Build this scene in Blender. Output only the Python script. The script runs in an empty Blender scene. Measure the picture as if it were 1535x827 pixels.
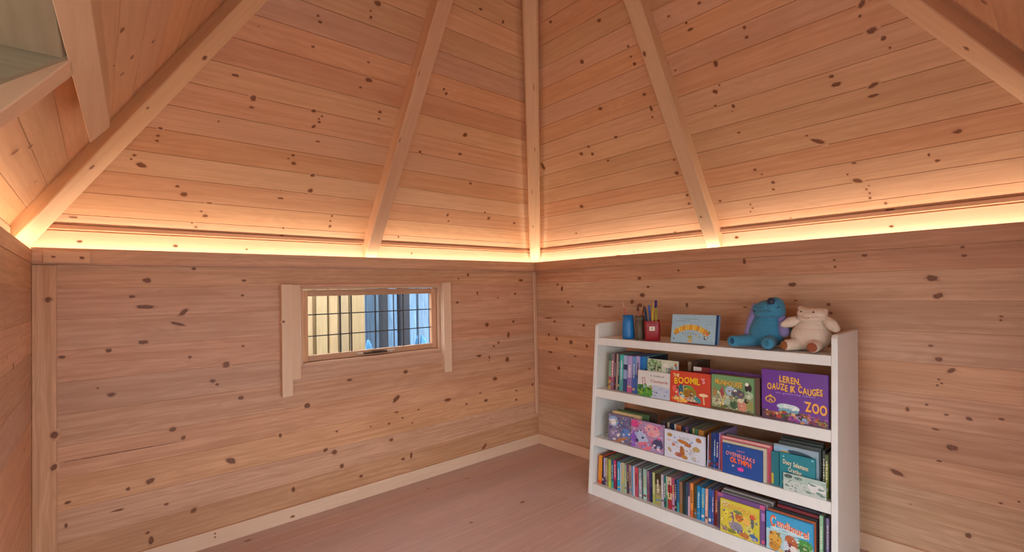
import bpy, bmesh, math, random
from mathutils import Vector, Matrix, noise
random.seed(7)
S = 1.3                      # layout units -> metres (log boards 145 mm, picture books 22-29 cm wide)
SC = bpy.context.scene
COL = SC.collection
WL, WR = 2.391, 2.509        # room size in layout units: window wall along x, bookcase wall along y
SL = 1.25                    # roof slope
LL = math.sqrt(1 + SL * SL); CO = 1 / LL; SI = SL / LL

# ------------------------------------------------------------------ materials
def new_mat(name):
    m = bpy.data.materials.new(name); m.use_nodes = True
    nt = m.node_tree; b = nt.nodes['Principled BSDF']
    return m, nt, b
def N(nt, t, **kw):
    n = nt.nodes.new(t)
    for k, v in kw.items(): setattr(n, k, v)
    return n
def math_n(nt, op, a, b=None, c=None):
    n = N(nt, 'ShaderNodeMath', operation=op)
    for i, v in enumerate((a, b, c)):
        if v is None: continue
        if isinstance(v, (int, float)): n.inputs[i].default_value = v
        else: nt.links.new(v, n.inputs[i])
    return n.outputs[0]
def mixc(nt, f, a, b, mode='MIX'):
    n = N(nt, 'ShaderNodeMix', data_type='RGBA', blend_type=mode)
    for s, v in ((n.inputs[0], f), (n.inputs[6], a), (n.inputs[7], b)):
        if isinstance(v, (int, float)): s.default_value = v
        elif isinstance(v, tuple): s.default_value = v if len(v) == 4 else (*v, 1)
        else: nt.links.new(v, s)
    return n.outputs[2]
def smooth(nt, v, a, b):
    n = N(nt, 'ShaderNodeMapRange', interpolation_type='SMOOTHSTEP')
    nt.links.new(v, n.inputs[0]); n.inputs[1].default_value = a; n.inputs[2].default_value = b
    return n.outputs[0]
def srgb(h):
    h = h.lstrip('#'); o = []
    for i in (0, 2, 4):
        c = int(h[i:i + 2], 16) / 255
        o.append(c / 12.92 if c <= .04045 else ((c + .055) / 1.055) ** 2.4)
    return tuple(o)

def pine(name, light, mid, dark, rough=.5, tone=(.86, 1.1), bump=.12, gu=1.0, gv=1.0):
    """Knotty pine. UV.x runs along the grain, UV.y across; the board number is floor(UV.y/10)."""
    m, nt, b = new_mat(name)
    uv = N(nt, 'ShaderNodeUVMap').outputs[0]
    sp = N(nt, 'ShaderNodeSeparateXYZ'); nt.links.new(uv, sp.inputs[0])
    u, v = sp.outputs[0], sp.outputs[1]
    idn = math_n(nt, 'FLOOR', math_n(nt, 'DIVIDE', v, 10.0))
    wn = N(nt, 'ShaderNodeTexWhiteNoise', noise_dimensions='1D'); nt.links.new(idn, wn.inputs['W'])
    r = wn.outputs[0]
    wsp = N(nt, 'ShaderNodeSeparateXYZ'); nt.links.new(wn.outputs['Color'], wsp.inputs[0])
    def nz(su, sv, detail, dist=0.0, rough=.55):
        c = N(nt, 'ShaderNodeCombineXYZ')
        nt.links.new(math_n(nt, 'MULTIPLY', u, su), c.inputs[0]); nt.links.new(math_n(nt, 'MULTIPLY', v, sv), c.inputs[1])
        nt.links.new(math_n(nt, 'MULTIPLY', r, 31.0), c.inputs[2])
        t = N(nt, 'ShaderNodeTexNoise'); nt.links.new(c.outputs[0], t.inputs['Vector'])
        t.inputs['Scale'].default_value = 1.0; t.inputs['Detail'].default_value = detail
        t.inputs['Roughness'].default_value = rough; t.inputs['Distortion'].default_value = dist
        return t.outputs['Fac']
    broad = nz(1.1 * gu, 9.0 * gv, 3, .4)
    rings = math_n(nt, 'MULTIPLY_ADD', math_n(nt, 'SINE', math_n(nt, 'MULTIPLY', broad, 95.0)), .5, .5)
    streak = nz(2.2 * gu, 70.0 * gv, 4)
    fine = nz(6.0 * gu, 300.0 * gv, 2)
    blotch = nz(1.7 * gu, 4.0 * gv, 2)
    c = mixc(nt, smooth(nt, streak, .30, .62), dark, light)
    c = mixc(nt, math_n(nt, 'MULTIPLY', rings, .28), c, mid)
    c = mixc(nt, math_n(nt, 'MULTIPLY', smooth(nt, fine, .3, .7), .16), c, mid)
    c = mixc(nt, math_n(nt, 'MULTIPLY', smooth(nt, blotch, .42, .75), .45), c, mid)
    tn = math_n(nt, 'MULTIPLY_ADD', r, tone[1] - tone[0], tone[0])
    hs = N(nt, 'ShaderNodeHueSaturation'); nt.links.new(c, hs.inputs['Color']); nt.links.new(tn, hs.inputs['Value'])
    nt.links.new(math_n(nt, 'MULTIPLY_ADD', wsp.outputs[1], .015, .4955), hs.inputs['Hue'])
    nt.links.new(math_n(nt, 'MULTIPLY_ADD', wsp.outputs[2], .16, .92), hs.inputs['Saturation'])
    c = hs.outputs[0]
    # knots: a per-point value on the board mesh, frayed by noise
    at = N(nt, 'ShaderNodeAttribute', attribute_name='knot')
    kn = math_n(nt, 'ADD', at.outputs['Fac'], math_n(nt, 'MULTIPLY', math_n(nt, 'SUBTRACT', nz(60, 60, 2), .5), .8))
    kf = math_n(nt, 'MULTIPLY', smooth(nt, kn, .38, .8), smooth(nt, at.outputs['Fac'], .02, .35))
    halo = math_n(nt, 'MULTIPLY', smooth(nt, at.outputs['Fac'], 0.0, .6), .35)
    c = mixc(nt, halo, c, (.36, .115, .035))
    kc = mixc(nt, smooth(nt, at.outputs['Fac'], .75, 1.0), (.100, .026, .004), (.165, .05, .012))
    c = mixc(nt, math_n(nt, 'MULTIPLY', kf, .90), c, kc)
    nt.links.new(c, b.inputs['Base Color']); b.inputs['Roughness'].default_value = rough
    bp = N(nt, 'ShaderNodeBump'); bp.inputs['Strength'].default_value = bump; bp.inputs['Distance'].default_value = .002
    nt.links.new(math_n(nt, 'ADD', streak, math_n(nt, 'MULTIPLY', fine, .5)), bp.inputs['Height']); nt.links.new(bp.outputs[0], b.inputs['Normal'])
    return m

_cm = {}
def flat(h, rough=.45, var=.10, name=None, sheen=0.0, bump=0.0, scale=40):
    """A plain colour with a little procedural unevenness."""
    key = (h, rough, var, sheen, bump, scale)
    if key in _cm: return _cm[key]
    m, nt, b = new_mat(name or 'colour_' + h.strip('#'))
    c = srgb(h)
    tc = N(nt, 'ShaderNodeTexCoord'); t = N(nt, 'ShaderNodeTexNoise'); nt.links.new(tc.outputs['Object'], t.inputs['Vector'])
    t.inputs['Scale'].default_value = scale; t.inputs['Detail'].default_value = 3
    nt.links.new(mixc(nt, t.outputs['Fac'], tuple(x * (1 - var) for x in c), tuple(min(1, x * (1 + var)) for x in c)), b.inputs['Base Color'])
    b.inputs['Roughness'].default_value = rough
    if sheen:
        b.inputs['Sheen Weight'].default_value = sheen; b.inputs['Sheen Roughness'].default_value = .5
    if bump:
        bp = N(nt, 'ShaderNodeBump'); bp.inputs['Strength'].default_value = bump; bp.inputs['Distance'].default_value = .004
        nt.links.new(t.outputs['Fac'], bp.inputs['Height']); nt.links.new(bp.outputs[0], b.inputs['Normal'])
    _cm[key] = m
    return m

M = {}
M['wall'] = pine('pine_log_wall', (.71, .43, .275), (.45, .225, .12), (.57, .315, .185), rough=.5, tone=(.82, 1.09))
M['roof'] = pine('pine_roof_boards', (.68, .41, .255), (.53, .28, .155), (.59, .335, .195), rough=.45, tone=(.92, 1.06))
M['rafter'] = pine('pine_rafter', (.68, .45, .30), (.58, .36, .23), (.63, .40, .265), rough=.5, tone=(.97, 1.03))
M['trim'] = pine('pine_trim', (.80, .59, .42), (.70, .48, .32), (.75, .54, .375), rough=.5, tone=(.97, 1.03))
M['frieze'] = pine('pale_pine_frieze', (.78, .62, .45), (.70, .52, .36), (.75, .58, .41), rough=.5, tone=(.97, 1.03))
M['floor'] = pine('pine_floor', (.64, .475, .43), (.49, .335, .295), (.57, .41, .365), rough=.34, tone=(.95, 1.04))
M['dormer'] = pine('shaded_pine_dormer', (.37, .31, .21), (.27, .215, .135), (.32, .26, .17), rough=.55)  # dormer pine with its dim, grey daylight look put into the colour
M['fence'] = pine('pale_fence_timber', (.46, .37, .225), (.36, .27, .15), (.41, .32, .19), rough=.6, tone=(.85, 1.1))
M['bluefence'] = pine('weathered_blue_fence', (.20, .34, .50), (.06, .12, .21), (.12, .22, .35), rough=.7, tone=(.55, 1.35))
M['darkwood'] = pine('dark_weathered_post', (.04, .045, .06), (.018, .022, .035), (.03, .035, .05), rough=.8)

# ------------------------------------------------------------------ mesh builder
_bid = [100]
def board_id():
    _bid[0] += 1
    return _bid[0]
class MB:
    """Collects faces in layout units; build() links them as ONE mesh object."""
    def __init__(s): s.v = []; s.k = []; s.f = []; s.uv = []; s.m = []; s.sm = []
    def face(s, pts, mat=0, grain=(1, 0, 0), bid=0, uvs=None, knots=None, smooth=False):
        i0 = len(s.v); s.v += [tuple(p) for p in pts]; s.k += list(knots) if knots else [0.0] * len(pts)
        s.f.append(tuple(range(i0, i0 + len(pts))))
        if uvs is None:
            P = [Vector(p) for p in pts]
            n = Vector((0, 0, 0))
            for a in range(len(P)): n += P[a].cross(P[(a + 1) % len(P)])
            n = n.normalized() if n.length > 1e-12 else Vector((0, 0, 1))
            g = Vector(grain).normalized()
            if abs(n.dot(g)) > .95: g = Vector((0, 0, 1)) if abs(n.z) < .9 else Vector((1, 0, 0))
            w = n.cross(g); w.normalize()
            uvs = [(p.dot(g) + bid * 3.17, bid * 10 + 4 + p.dot(w)) for p in P]
        s.uv.append([tuple(t) for t in uvs]); s.m.append(mat); s.sm.append(smooth)
    def mesh(s, verts, faces, mat=0, grain=(0, 0, 1), bid=0, smooth=True):
        i0 = len(s.v); s.v += [tuple(p) for p in verts]; s.k += [0.0] * len(verts)
        for f in faces:
            s.f.append(tuple(i0 + i for i in f)); s.m.append(mat); s.sm.append(smooth)
            s.uv.append([(verts[i][0] + verts[i][1], verts[i][2] + bid * 10 + 4) for i in f])
    def box(s, x0, x1, y0, y1, z0, z1, mat=0, grain=(1, 0, 0), ch=0.0, bid=None):
        bid = board_id() if bid is None else bid
        x0, x1 = min(x0, x1), max(x0, x1); y0, y1 = min(y0, y1), max(y0, y1); z0, z1 = min(z0, z1), max(z0, z1)
        s.hexa([(x0, y0, z0), (x1, y0, z0), (x1, y1, z0), (x0, y1, z0), (x0, y0, z1), (x1, y0, z1), (x1, y1, z1), (x0, y1, z1)], mat, grain, bid, ch)
    def hexa(s, c, mat=0, grain=(1, 0, 0), bid=None, ch=0.0):
        bid = board_id() if bid is None else bid
        F = [(0, 3, 2, 1), (4, 5, 6, 7), (0, 1, 5, 4), (1, 2, 6, 5), (2, 3, 7, 6), (3, 0, 4, 7)]
        if ch <= 0:
            for f in F: s.face([c[i] for i in f], mat, grain, bid)
            return
        bm = bmesh.new(); vs = [bm.verts.new(p) for p in c]
        for f in F: bm.faces.new([vs[i] for i in f])
        bmesh.ops.bevel(bm, geom=list(bm.edges), offset=ch, segments=1, affect='EDGES', clamp_overlap=True)
        for f in bm.faces: s.face([tuple(v.co) for v in f.verts], mat, grain, bid)
        bm.free()
    def prism(s, poly, axis, a0, a1, mat=0, grain=(1, 0, 0), bid=None):
        """poly: 2D points in the two remaining axes (order x,y,z), swept along axis from a0 to a1."""
        bid = board_id() if bid is None else bid
        def P(p, a):
            if axis == 'x': return (a, p[0], p[1])
            if axis == 'y': return (p[0], a, p[1])
            return (p[0], p[1], a)
        n = len(poly)
        s.face([P(p, a0) for p in poly], mat, grain, bid); s.face([P(p, a1) for p in reversed(poly)], mat, grain, bid)
        for i in range(n):
            s.face([P(poly[i], a0), P(poly[i], a1), P(poly[(i + 1) % n], a1), P(poly[(i + 1) % n], a0)], mat, grain, bid)
    def lathe(s, prof, c=(0, 0, 0), n=32, mat=0, sx=1, sy=1, square=0.0, M4=None):
        """prof: (r, z) pairs, open ends closed by r=0."""
        V = []; F = []
        for r, z in prof:
            for k in range(n):
                a = 2 * math.pi * k / n; ca, sa = math.cos(a), math.sin(a)
                q = 1.0
                if square: q = 1 / (abs(ca) ** square + abs(sa) ** square) ** (1 / square)
                p = Vector((r * ca * q * sx, r * sa * q * sy, z))
                if M4: p = M4 @ p
                V.append((p.x + c[0], p.y + c[1], p.z + c[2]))
        for j in range(len(prof) - 1):
            for k in range(n):
                a, b = j * n + k, j * n + (k + 1) % n
                F.append((a, b, b + n, a + n))
        s.mesh(V, F, mat)
    def tube(s, pts, r, n=8, mat=0, smooth=True):
        P = [Vector(p) for p in pts]; R = r if isinstance(r, (list, tuple)) else [r] * len(P)
        V = []; F = []
        for i, p in enumerate(P):
            t = (P[min(i + 1, len(P) - 1)] - P[max(i - 1, 0)]).normalized()
            a = t.cross(Vector((0, 0, 1)) if abs(t.z) < .9 else Vector((1, 0, 0))).normalized(); b = t.cross(a)
            for k in range(n):
                w = 2 * math.pi * k / n; V.append(tuple(p + (a * math.cos(w) + b * math.sin(w)) * R[i]))
        for i in range(len(P) - 1):
            for k in range(n):
                q, w = i * n + k, i * n + (k + 1) % n
                F.append((q, w, w + n, q + n))
        F.append(tuple(reversed(range(n)))); F.append(tuple((len(P) - 1) * n + k for k in range(n)))
        s.mesh(V, F, mat, smooth=smooth)
    def ball(s, c, r, mat=0, rot=None, nu=20, nv=12):
        V = []; F = []
        R = rot or Matrix.Identity(3)
        for j in range(nv + 1):
            ph = math.pi * j / nv
            for k in range(nu):
                a = 2 * math.pi * k / nu
                p = R @ Vector((r[0] * math.sin(ph) * math.cos(a), r[1] * math.sin(ph) * math.sin(a), r[2] * math.cos(ph)))
                V.append((c[0] + p.x, c[1] + p.y, c[2] + p.z))
        for j in range(nv):
            for k in range(nu):
                a, b = j * nu + k, j * nu + (k + 1) % nu
                F.append((a, a + nu, b + nu, b))
        s.mesh(V, F, mat)
    def build(s, name, mats, parent=None, loc=(0, 0, 0), merge=True):
        me = bpy.data.meshes.new(name)
        L = Vector(loc)
        me.from_pydata([tuple((Vector(p) - L) * S) for p in s.v], [], s.f)
        ul = me.uv_layers.new(name='UVMap')
        flatuv = [c for f in s.uv for t in f for c in t]
        ul.data.foreach_set('uv', flatuv)
        me.polygons.foreach_set('material_index', s.m); me.polygons.foreach_set('use_smooth', s.sm)
        if any(s.k):
            a = me.attributes.new('knot', 'FLOAT', 'POINT'); a.data.foreach_set('value', s.k)
        for m in (mats if isinstance(mats, (list, tuple)) else [mats]): me.materials.append(m)
        if merge:
            bm = bmesh.new(); bm.from_mesh(me); bmesh.ops.remove_doubles(bm, verts=bm.verts, dist=1e-6)
            bmesh.ops.recalc_face_normals(bm, faces=bm.faces)
            bm.to_mesh(me); bm.free()
        me.update()
        o = bpy.data.objects.new(name, me); COL.objects.link(o)
        if parent: o.parent = parent
        else: o.location = L * S
        return o
def tag(o, label=None, cat=None, group=None, kind=None):
    if label: o['label'] = label
    if cat: o['category'] = cat
    if group: o['group'] = group
    if kind: o['kind'] = kind
    return o
def empty(name, loc, label=None, cat=None, group=None, kind=None):
    o = bpy.data.objects.new(name, None); COL.objects.link(o); o.location = Vector(loc) * S; o.empty_display_size = .05
    return tag(o, label, cat, group, kind)

# knots as soft discs lying on the boards: (u, v, half-length, half-width[, angle])
def add_knots(mb, kn, pos, uvf, lift=.0004, mat=0):
    for ki, t in enumerate(kn):
        u, v, a, b = t[0], t[1], t[2] * .88, t[3] * .86; th = t[4] if len(t) > 4 else 0.0
        rg = random.Random(int(u * 1e4) * 7 + int(v * 1e4))
        n = 14; rings = [(0, 1.0), (.45, 1.0), (.8, .72), (1.15, .35), (1.7, 0.0)]
        wob = [1 + rg.uniform(-.16, .16) for _ in range(n)]
        V = []; K = []; U = []
        def add(du, dv, k):
            uu = u + du * math.cos(th) - dv * math.sin(th); vv = v + du * math.sin(th) + dv * math.cos(th)
            V.append(pos(uu, vv, lift + ki * 4e-6)); U.append(uvf(uu, vv, v)); K.append(k)
        add(0, 0, 1.0)
        for rr, k in rings[1:]:
            for i in range(n):
                w = 2 * math.pi * i / n; add(rr * wob[i] * a * math.cos(w), rr * wob[i] * b * math.sin(w), k)
        i0 = len(mb.v); mb.v += V; mb.k += K
        fl = [(0, 1 + i, 1 + (i + 1) % n) for i in range(n)]
        for q in range(len(rings) - 2):
            for i in range(n):
                p0 = 1 + q * n + i; p1 = 1 + q * n + (i + 1) % n
                fl.append((p0, p0 + n, p1 + n, p1))
        for f in fl:
            mb.f.append(tuple(i0 + i for i in f)); mb.uv.append([U[i] for i in f]); mb.m.append(mat); mb.sm.append(False)
def rand_knots(n, u0, u1, v0, v1, seed, ok=lambda u, v: True):
    rg = random.Random(seed); o = []
    while len(o) < n:
        u, v = rg.uniform(u0, u1), rg.uniform(v0, v1)
        if ok(u, v):
            a = rg.uniform(.006, .016); o.append((u, v, a, a * rg.uniform(.5, .9)))
    return o

KN_LW=[(-1.924,1.134,0.0087,0.0059),(-1.741,1.186,0.0126,0.0055),(-1.671,1.168,0.0176,0.0032),(-2.077,1.087,0.0157,0.0098),(-1.742,1.085,0.0098,0.0055),(-2.122,1.025,0.0108,0.0069),(-1.749,1.021,0.007,0.0047),(-2.083,0.985,0.0306,0.0098),(-1.959,0.96,0.0226,0.0097,0.76),(-1.977,0.912,0.0276,0.0071,-0.31),(-2.088,0.85,0.0166,0.0083),(-2.19,0.828,0.0103,0.008),(-2.316,0.817,0.0103,0.0064),(-1.939,0.777,0.0074,0.0066),(-1.812,0.73,0.017,0.014,0.29),(-1.862,0.67,0.0116,0.009),(-1.845,0.653,0.0078,0.006),(-2.182,0.665,0.0134,0.0094),(-2.221,0.694,0.004,0.004),(-1.748,0.804,0.007,0.0062),(-1.758,0.584,0.0124,0.0093),(-1.998,0.499,0.0144,0.0096),(-1.963,0.459,0.0094,0.0097),(-2.07,0.317,0.0165,0.0114,0.41),(-2.136,0.306,0.0071,0.0075),(-1.798,0.326,0.0236,0.0125,-0.59),(-1.604,0.391,0.0076,0.0108),(-1.931,0.16,0.0139,0.0105,0.47),(-2.166,0.236,0.0203,0.0045),(-2.301,0.306,0.0094,0.0057),(-2.019,0.213,0.009,0.0063),(-2.068,0.091,0.0099,0.0169),(-2.079,0.123,0.0074,0.0061),(-2.306,0.226,0.0052,0.0099),(-1.551,0.136,0.0087,0.0146),(-0.975,0.595,0.0144,0.0111),(-1.284,0.594,0.0175,0.0068),(-1.032,0.461,0.0265,0.0135,0.73),(-1.486,0.503,0.0156,0.0144),(-1.034,0.39,0.014,0.0054),(-1.077,0.339,0.0088,0.0063),(-1.35,0.356,0.0076,0.0058),(-0.998,0.354,0.0071,0.0046),(-0.941,0.315,0.0063,0.0046),(-1.177,0.344,0.0056,0.0044),(-1.363,0.259,0.015,0.0132),(-1.405,0.279,0.0135,0.009,0.33),(-1.327,0.184,0.0119,0.0134),(-1.066,0.253,0.0137,0.009),(-0.999,0.137,0.0122,0.0073),(-0.951,0.145,0.0083,0.0184),(-0.438,0.353,0.0147,0.0094),(-0.192,0.374,0.0104,0.0066),(-0.194,0.317,0.0089,0.0088),(-0.712,0.402,0.0258,0.0108),(-0.481,0.403,0.0105,0.0052),(-0.262,0.581,0.0173,0.0153),(-0.407,0.597,0.0068,0.0148),(-0.072,0.501,0.0078,0.008),(-0.048,0.393,0.011,0.0114),(-0.365,0.474,0.022,0.0128),(-0.458,0.079,0.0268,0.0095,0.72),(-1.232,0.109,0.0108,0.0086),(-0.902,0.38,0.0096,0.0038),(-0.583,0.356,0.0112,0.0061),(-0.485,0.627,0.0235,0.0083),(-0.554,1.116,0.0083,0.0119),(-0.622,1.092,0.0081,0.005),(-0.487,1.005,0.0075,0.012),(-0.184,0.995,0.011,0.0083),(-0.328,0.973,0.008,0.0053),(-0.635,0.954,0.01,0.0083),(-0.42,0.81,0.0176,0.0139),(-0.204,0.817,0.0133,0.0109),(-0.249,0.736,0.0107,0.0216),(-0.331,0.694,0.0092,0.0071),(-0.369,0.674,0.009,0.007),(-0.405,0.609,0.0067,0.0139),(-0.133,1.082,0.0225,0.0093)]
KN_RW=[(-0.205,1.049,0.01,0.0082),(-0.242,1.022,0.011,0.018),(-0.292,0.937,0.0143,0.0098),(-0.327,0.91,0.0106,0.007),(-0.539,0.916,0.0168,0.01),(-0.592,0.912,0.0408,0.0066),(-0.113,0.832,0.0522,0.0046),(-0.171,0.812,0.0127,0.0082),(-0.414,0.797,0.0123,0.0086),(-0.185,0.701,0.0126,0.0128),(-0.308,0.687,0.0154,0.0141),(-0.433,0.675,0.0122,0.012),(-0.126,0.612,0.0207,0.0065),(-0.198,0.516,0.0162,0.0145),(-0.338,0.604,0.014,0.0044),(-0.116,0.726,0.0104,0.0111),(-0.679,1.196,0.0161,0.0066),(-0.675,1.144,0.0067,0.0055),(-0.814,1.07,0.0149,0.0106),(-0.868,1.021,0.0108,0.0063),(-0.83,0.978,0.0172,0.0127),(-1.164,1.013,0.024,0.0086),(-1.568,1.018,0.0166,0.0108),(-1.373,1.128,0.0078,0.016),(-1.047,1.101,0.0075,0.0059),(-1.087,0.927,0.0073,0.0137),(-1.58,0.95,0.009,0.0033),(-0.765,0.94,0.0127,0.0129),(-0.816,0.924,0.0148,0.0127),(-1.371,0.92,0.0104,0.0036),(-1.824,1.124,0.0101,0.0057),(-1.724,1.112,0.0058,0.0043),(-1.726,1.085,0.0058,0.0051),(-2.099,1.133,0.0074,0.0058),(-2.102,1.104,0.0074,0.0058),(-2.017,1.03,0.0208,0.012,-2.88),(-2.032,0.968,0.0163,0.011,2.81),(-1.699,0.935,0.0082,0.0077),(-1.706,0.9,0.0081,0.0068),(-2.185,0.9,0.0058,0.0035),(-2.183,0.888,0.0044,0.0042),(-2.006,0.792,0.008,0.0053),(-2.026,0.746,0.0112,0.009,-2.77),(-2.058,0.71,0.0162,0.0074,2.51),(-2.025,0.676,0.0045,0.0037),(-2.02,0.655,0.0045,0.0045),(-2.032,0.663,0.0045,0.0037),(-2.053,0.446,0.0176,0.0124,-3.14),(-1.9,0.317,0.0236,0.0107,-2.83),(-2.098,0.553,0.0104,0.0074,-2.71),(-2.175,0.566,0.0081,0.0051),(-2.011,0.5,0.0132,0.0049,-3.07),(-2.041,0.556,0.0071,0.0041),(-2.085,0.157,0.0097,0.0093),(-2.018,0.391,0.0083,0.0041),(-1.936,0.556,0.0067,0.0099),(-2.166,0.292,0.0063,0.0038),(-2.207,0.31,0.0043,0.0037),(-1.934,0.214,0.0033,0.0028),(-1.989,0.582,0.0053,0.0042)]
KN_LR=[(-1.842,0.692,0.0123,0.0055),(-1.776,0.623,0.0102,0.0133),(-1.777,0.588,0.0103,0.0051),(-1.877,0.509,0.0035,0.0043),(-2.055,0.415,0.0063,0.0059),(-2.05,0.444,0.0076,0.005),(-2.057,0.395,0.0057,0.0051),(-2.065,0.505,0.0086,0.0064),(-2.12,0.327,0.0074,0.0052),(-2.128,0.311,0.0043,0.0043),(-2.099,0.292,0.0179,0.0106,-0.32),(-1.986,0.221,0.0077,0.0057),(-1.964,0.188,0.0143,0.0117),(-1.875,0.16,0.0107,0.0041),(-1.9,0.118,0.0053,0.0041),(-1.884,0.098,0.0108,0.0084),(-1.927,0.061,0.0045,0.0042),(-1.912,0.041,0.0077,0.0054),(-1.918,0.015,0.0054,0.0065),(-2.286,0.053,0.013,0.0056),(-1.608,0.977,0.0052,0.0062),(-1.597,0.959,0.0083,0.0057),(-1.792,0.879,0.0026,0.0028),(-1.605,0.867,0.0072,0.0048),(-1.387,0.873,0.0069,0.0046),(-1.367,0.805,0.017,0.0095),(-1.393,0.767,0.0063,0.0048),(-1.284,0.687,0.0107,0.0067),(-1.28,0.657,0.0077,0.0045),(-1.555,0.627,0.0099,0.007),(-1.518,0.613,0.0047,0.005),(-1.528,0.599,0.0047,0.005),(-1.524,0.586,0.0068,0.0058),(-1.541,0.563,0.0114,0.0072,0.86),(-1.513,0.502,0.0104,0.0046),(-1.428,1.057,0.0045,0.0046),(-1.421,1.035,0.0065,0.007),(-1.408,1.09,0.0155,0.0103),(-1.598,0.422,0.0083,0.0066),(-1.614,0.405,0.0051,0.0037),(-1.59,0.387,0.0121,0.0083,-0.23),(-1.503,0.344,0.011,0.0079),(-1.497,0.267,0.0127,0.0115),(-1.619,0.253,0.0059,0.0032),(-1.613,0.215,0.0133,0.0057),(-1.375,0.149,0.0054,0.0072),(-1.376,0.12,0.0062,0.0055),(-1.372,0.091,0.0078,0.0083),(-1.578,0.064,0.007,0.0053),(-1.578,0.024,0.0085,0.0054),(-0.824,0.676,0.014,0.0114),(-0.812,0.575,0.0115,0.0086),(-1.035,0.544,0.0086,0.0082),(-1.019,0.536,0.0069,0.0033),(-0.681,0.424,0.0105,0.0086),(-0.748,0.217,0.0084,0.0103),(-0.727,0.179,0.0064,0.0063),(-0.504,0.258,0.0082,0.0075),(-0.46,0.224,0.012,0.0121),(-0.25,0.208,0.0119,0.0093),(-0.997,0.056,0.0058,0.0094),(-0.973,1.221,0.0124,0.0053),(-0.845,1.213,0.0076,0.0084),(-1.02,0.859,0.0065,0.0064),(-1.001,0.842,0.0075,0.0082)]
KN_RR=[(-1.068,1.1,0.0116,0.0079),(-0.908,0.982,0.0112,0.0111),(-0.839,1.195,0.0094,0.0081),(-0.898,0.755,0.0147,0.0092),(-1.148,0.955,0.0056,0.0083),(-1.143,0.913,0.0065,0.0042),(-1.146,0.88,0.009,0.0079),(-1.137,0.745,0.0102,0.0075),(-1.143,0.677,0.0082,0.0154),(-1.133,0.638,0.0052,0.0059),(-0.915,0.6,0.0132,0.0076),(-0.741,0.595,0.012,0.0069),(-0.678,0.57,0.0138,0.0106),(-0.745,0.552,0.0107,0.0094),(-0.817,0.497,0.009,0.007),(-0.518,0.273,0.0157,0.0127),(-1.145,0.35,0.0119,0.009),(-1.154,0.227,0.0088,0.0107),(-1.146,0.181,0.0089,0.0073),(-1.155,0.417,0.0075,0.0055),(-0.384,0.103,0.0086,0.0063),(-1.016,0.032,0.0074,0.0054),(-0.389,0.565,0.0129,0.0283),(-1.473,0.986,0.0081,0.0054),(-1.351,0.992,0.007,0.0051),(-1.406,0.942,0.0055,0.0057),(-1.413,0.914,0.0123,0.0058),(-1.595,0.843,0.0065,0.0073),(-1.593,0.809,0.0077,0.0063),(-1.283,0.83,0.0055,0.0051),(-1.304,0.792,0.0055,0.0039),(-1.463,0.76,0.0103,0.0146,-3.13),(-1.427,0.657,0.0109,0.01),(-1.451,0.676,0.005,0.0039),(-1.411,0.602,0.0066,0.0055),(-1.477,0.579,0.0069,0.0095),(-1.468,0.559,0.0032,0.0034),(-1.466,0.466,0.0078,0.0043),(-1.923,0.739,0.006,0.0051),(-1.934,0.772,0.0148,0.0084,2.26),(-1.946,0.684,0.0152,0.0104),(-1.97,0.648,0.0084,0.0074),(-1.981,0.613,0.0042,0.0048),(-1.815,0.579,0.0078,0.0065),(-1.825,0.547,0.0155,0.0095),(-1.921,0.508,0.0166,0.0078,2.8),(-1.916,0.473,0.0174,0.006),(-1.698,0.386,0.0056,0.0041),(-1.731,0.353,0.0268,0.0096,-2.62),(-2.11,0.284,0.0141,0.0084),(-2.052,0.193,0.0081,0.006),(-2.033,0.22,0.0041,0.0075),(-1.823,0.239,0.0085,0.0049),(-1.822,0.164,0.0194,0.0101,-2.65),(-1.795,0.197,0.0044,0.0042),(-1.852,0.136,0.003,0.0034),(-1.843,0.122,0.0043,0.0043),(-1.85,0.104,0.0043,0.0043),(-1.847,0.083,0.0055,0.0061),(-1.891,0.052,0.006,0.007),(-1.901,0.019,0.0167,0.0079),(-1.957,-0.013,0.0063,0.0052),(-1.482,0.289,0.0077,0.0064),(-1.503,0.263,0.0046,0.0046),(-1.536,0.217,0.009,0.0092),(-1.529,0.185,0.0076,0.0056),(-1.419,0.129,0.005,0.005),(-1.423,0.109,0.005,0.0041),(-1.41,0.093,0.0042,0.0051),(-1.561,0.036,0.0046,0.004),(-1.575,0.005,0.0137,0.006),(-1.295,0.169,0.0081,0.0062)]

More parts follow.
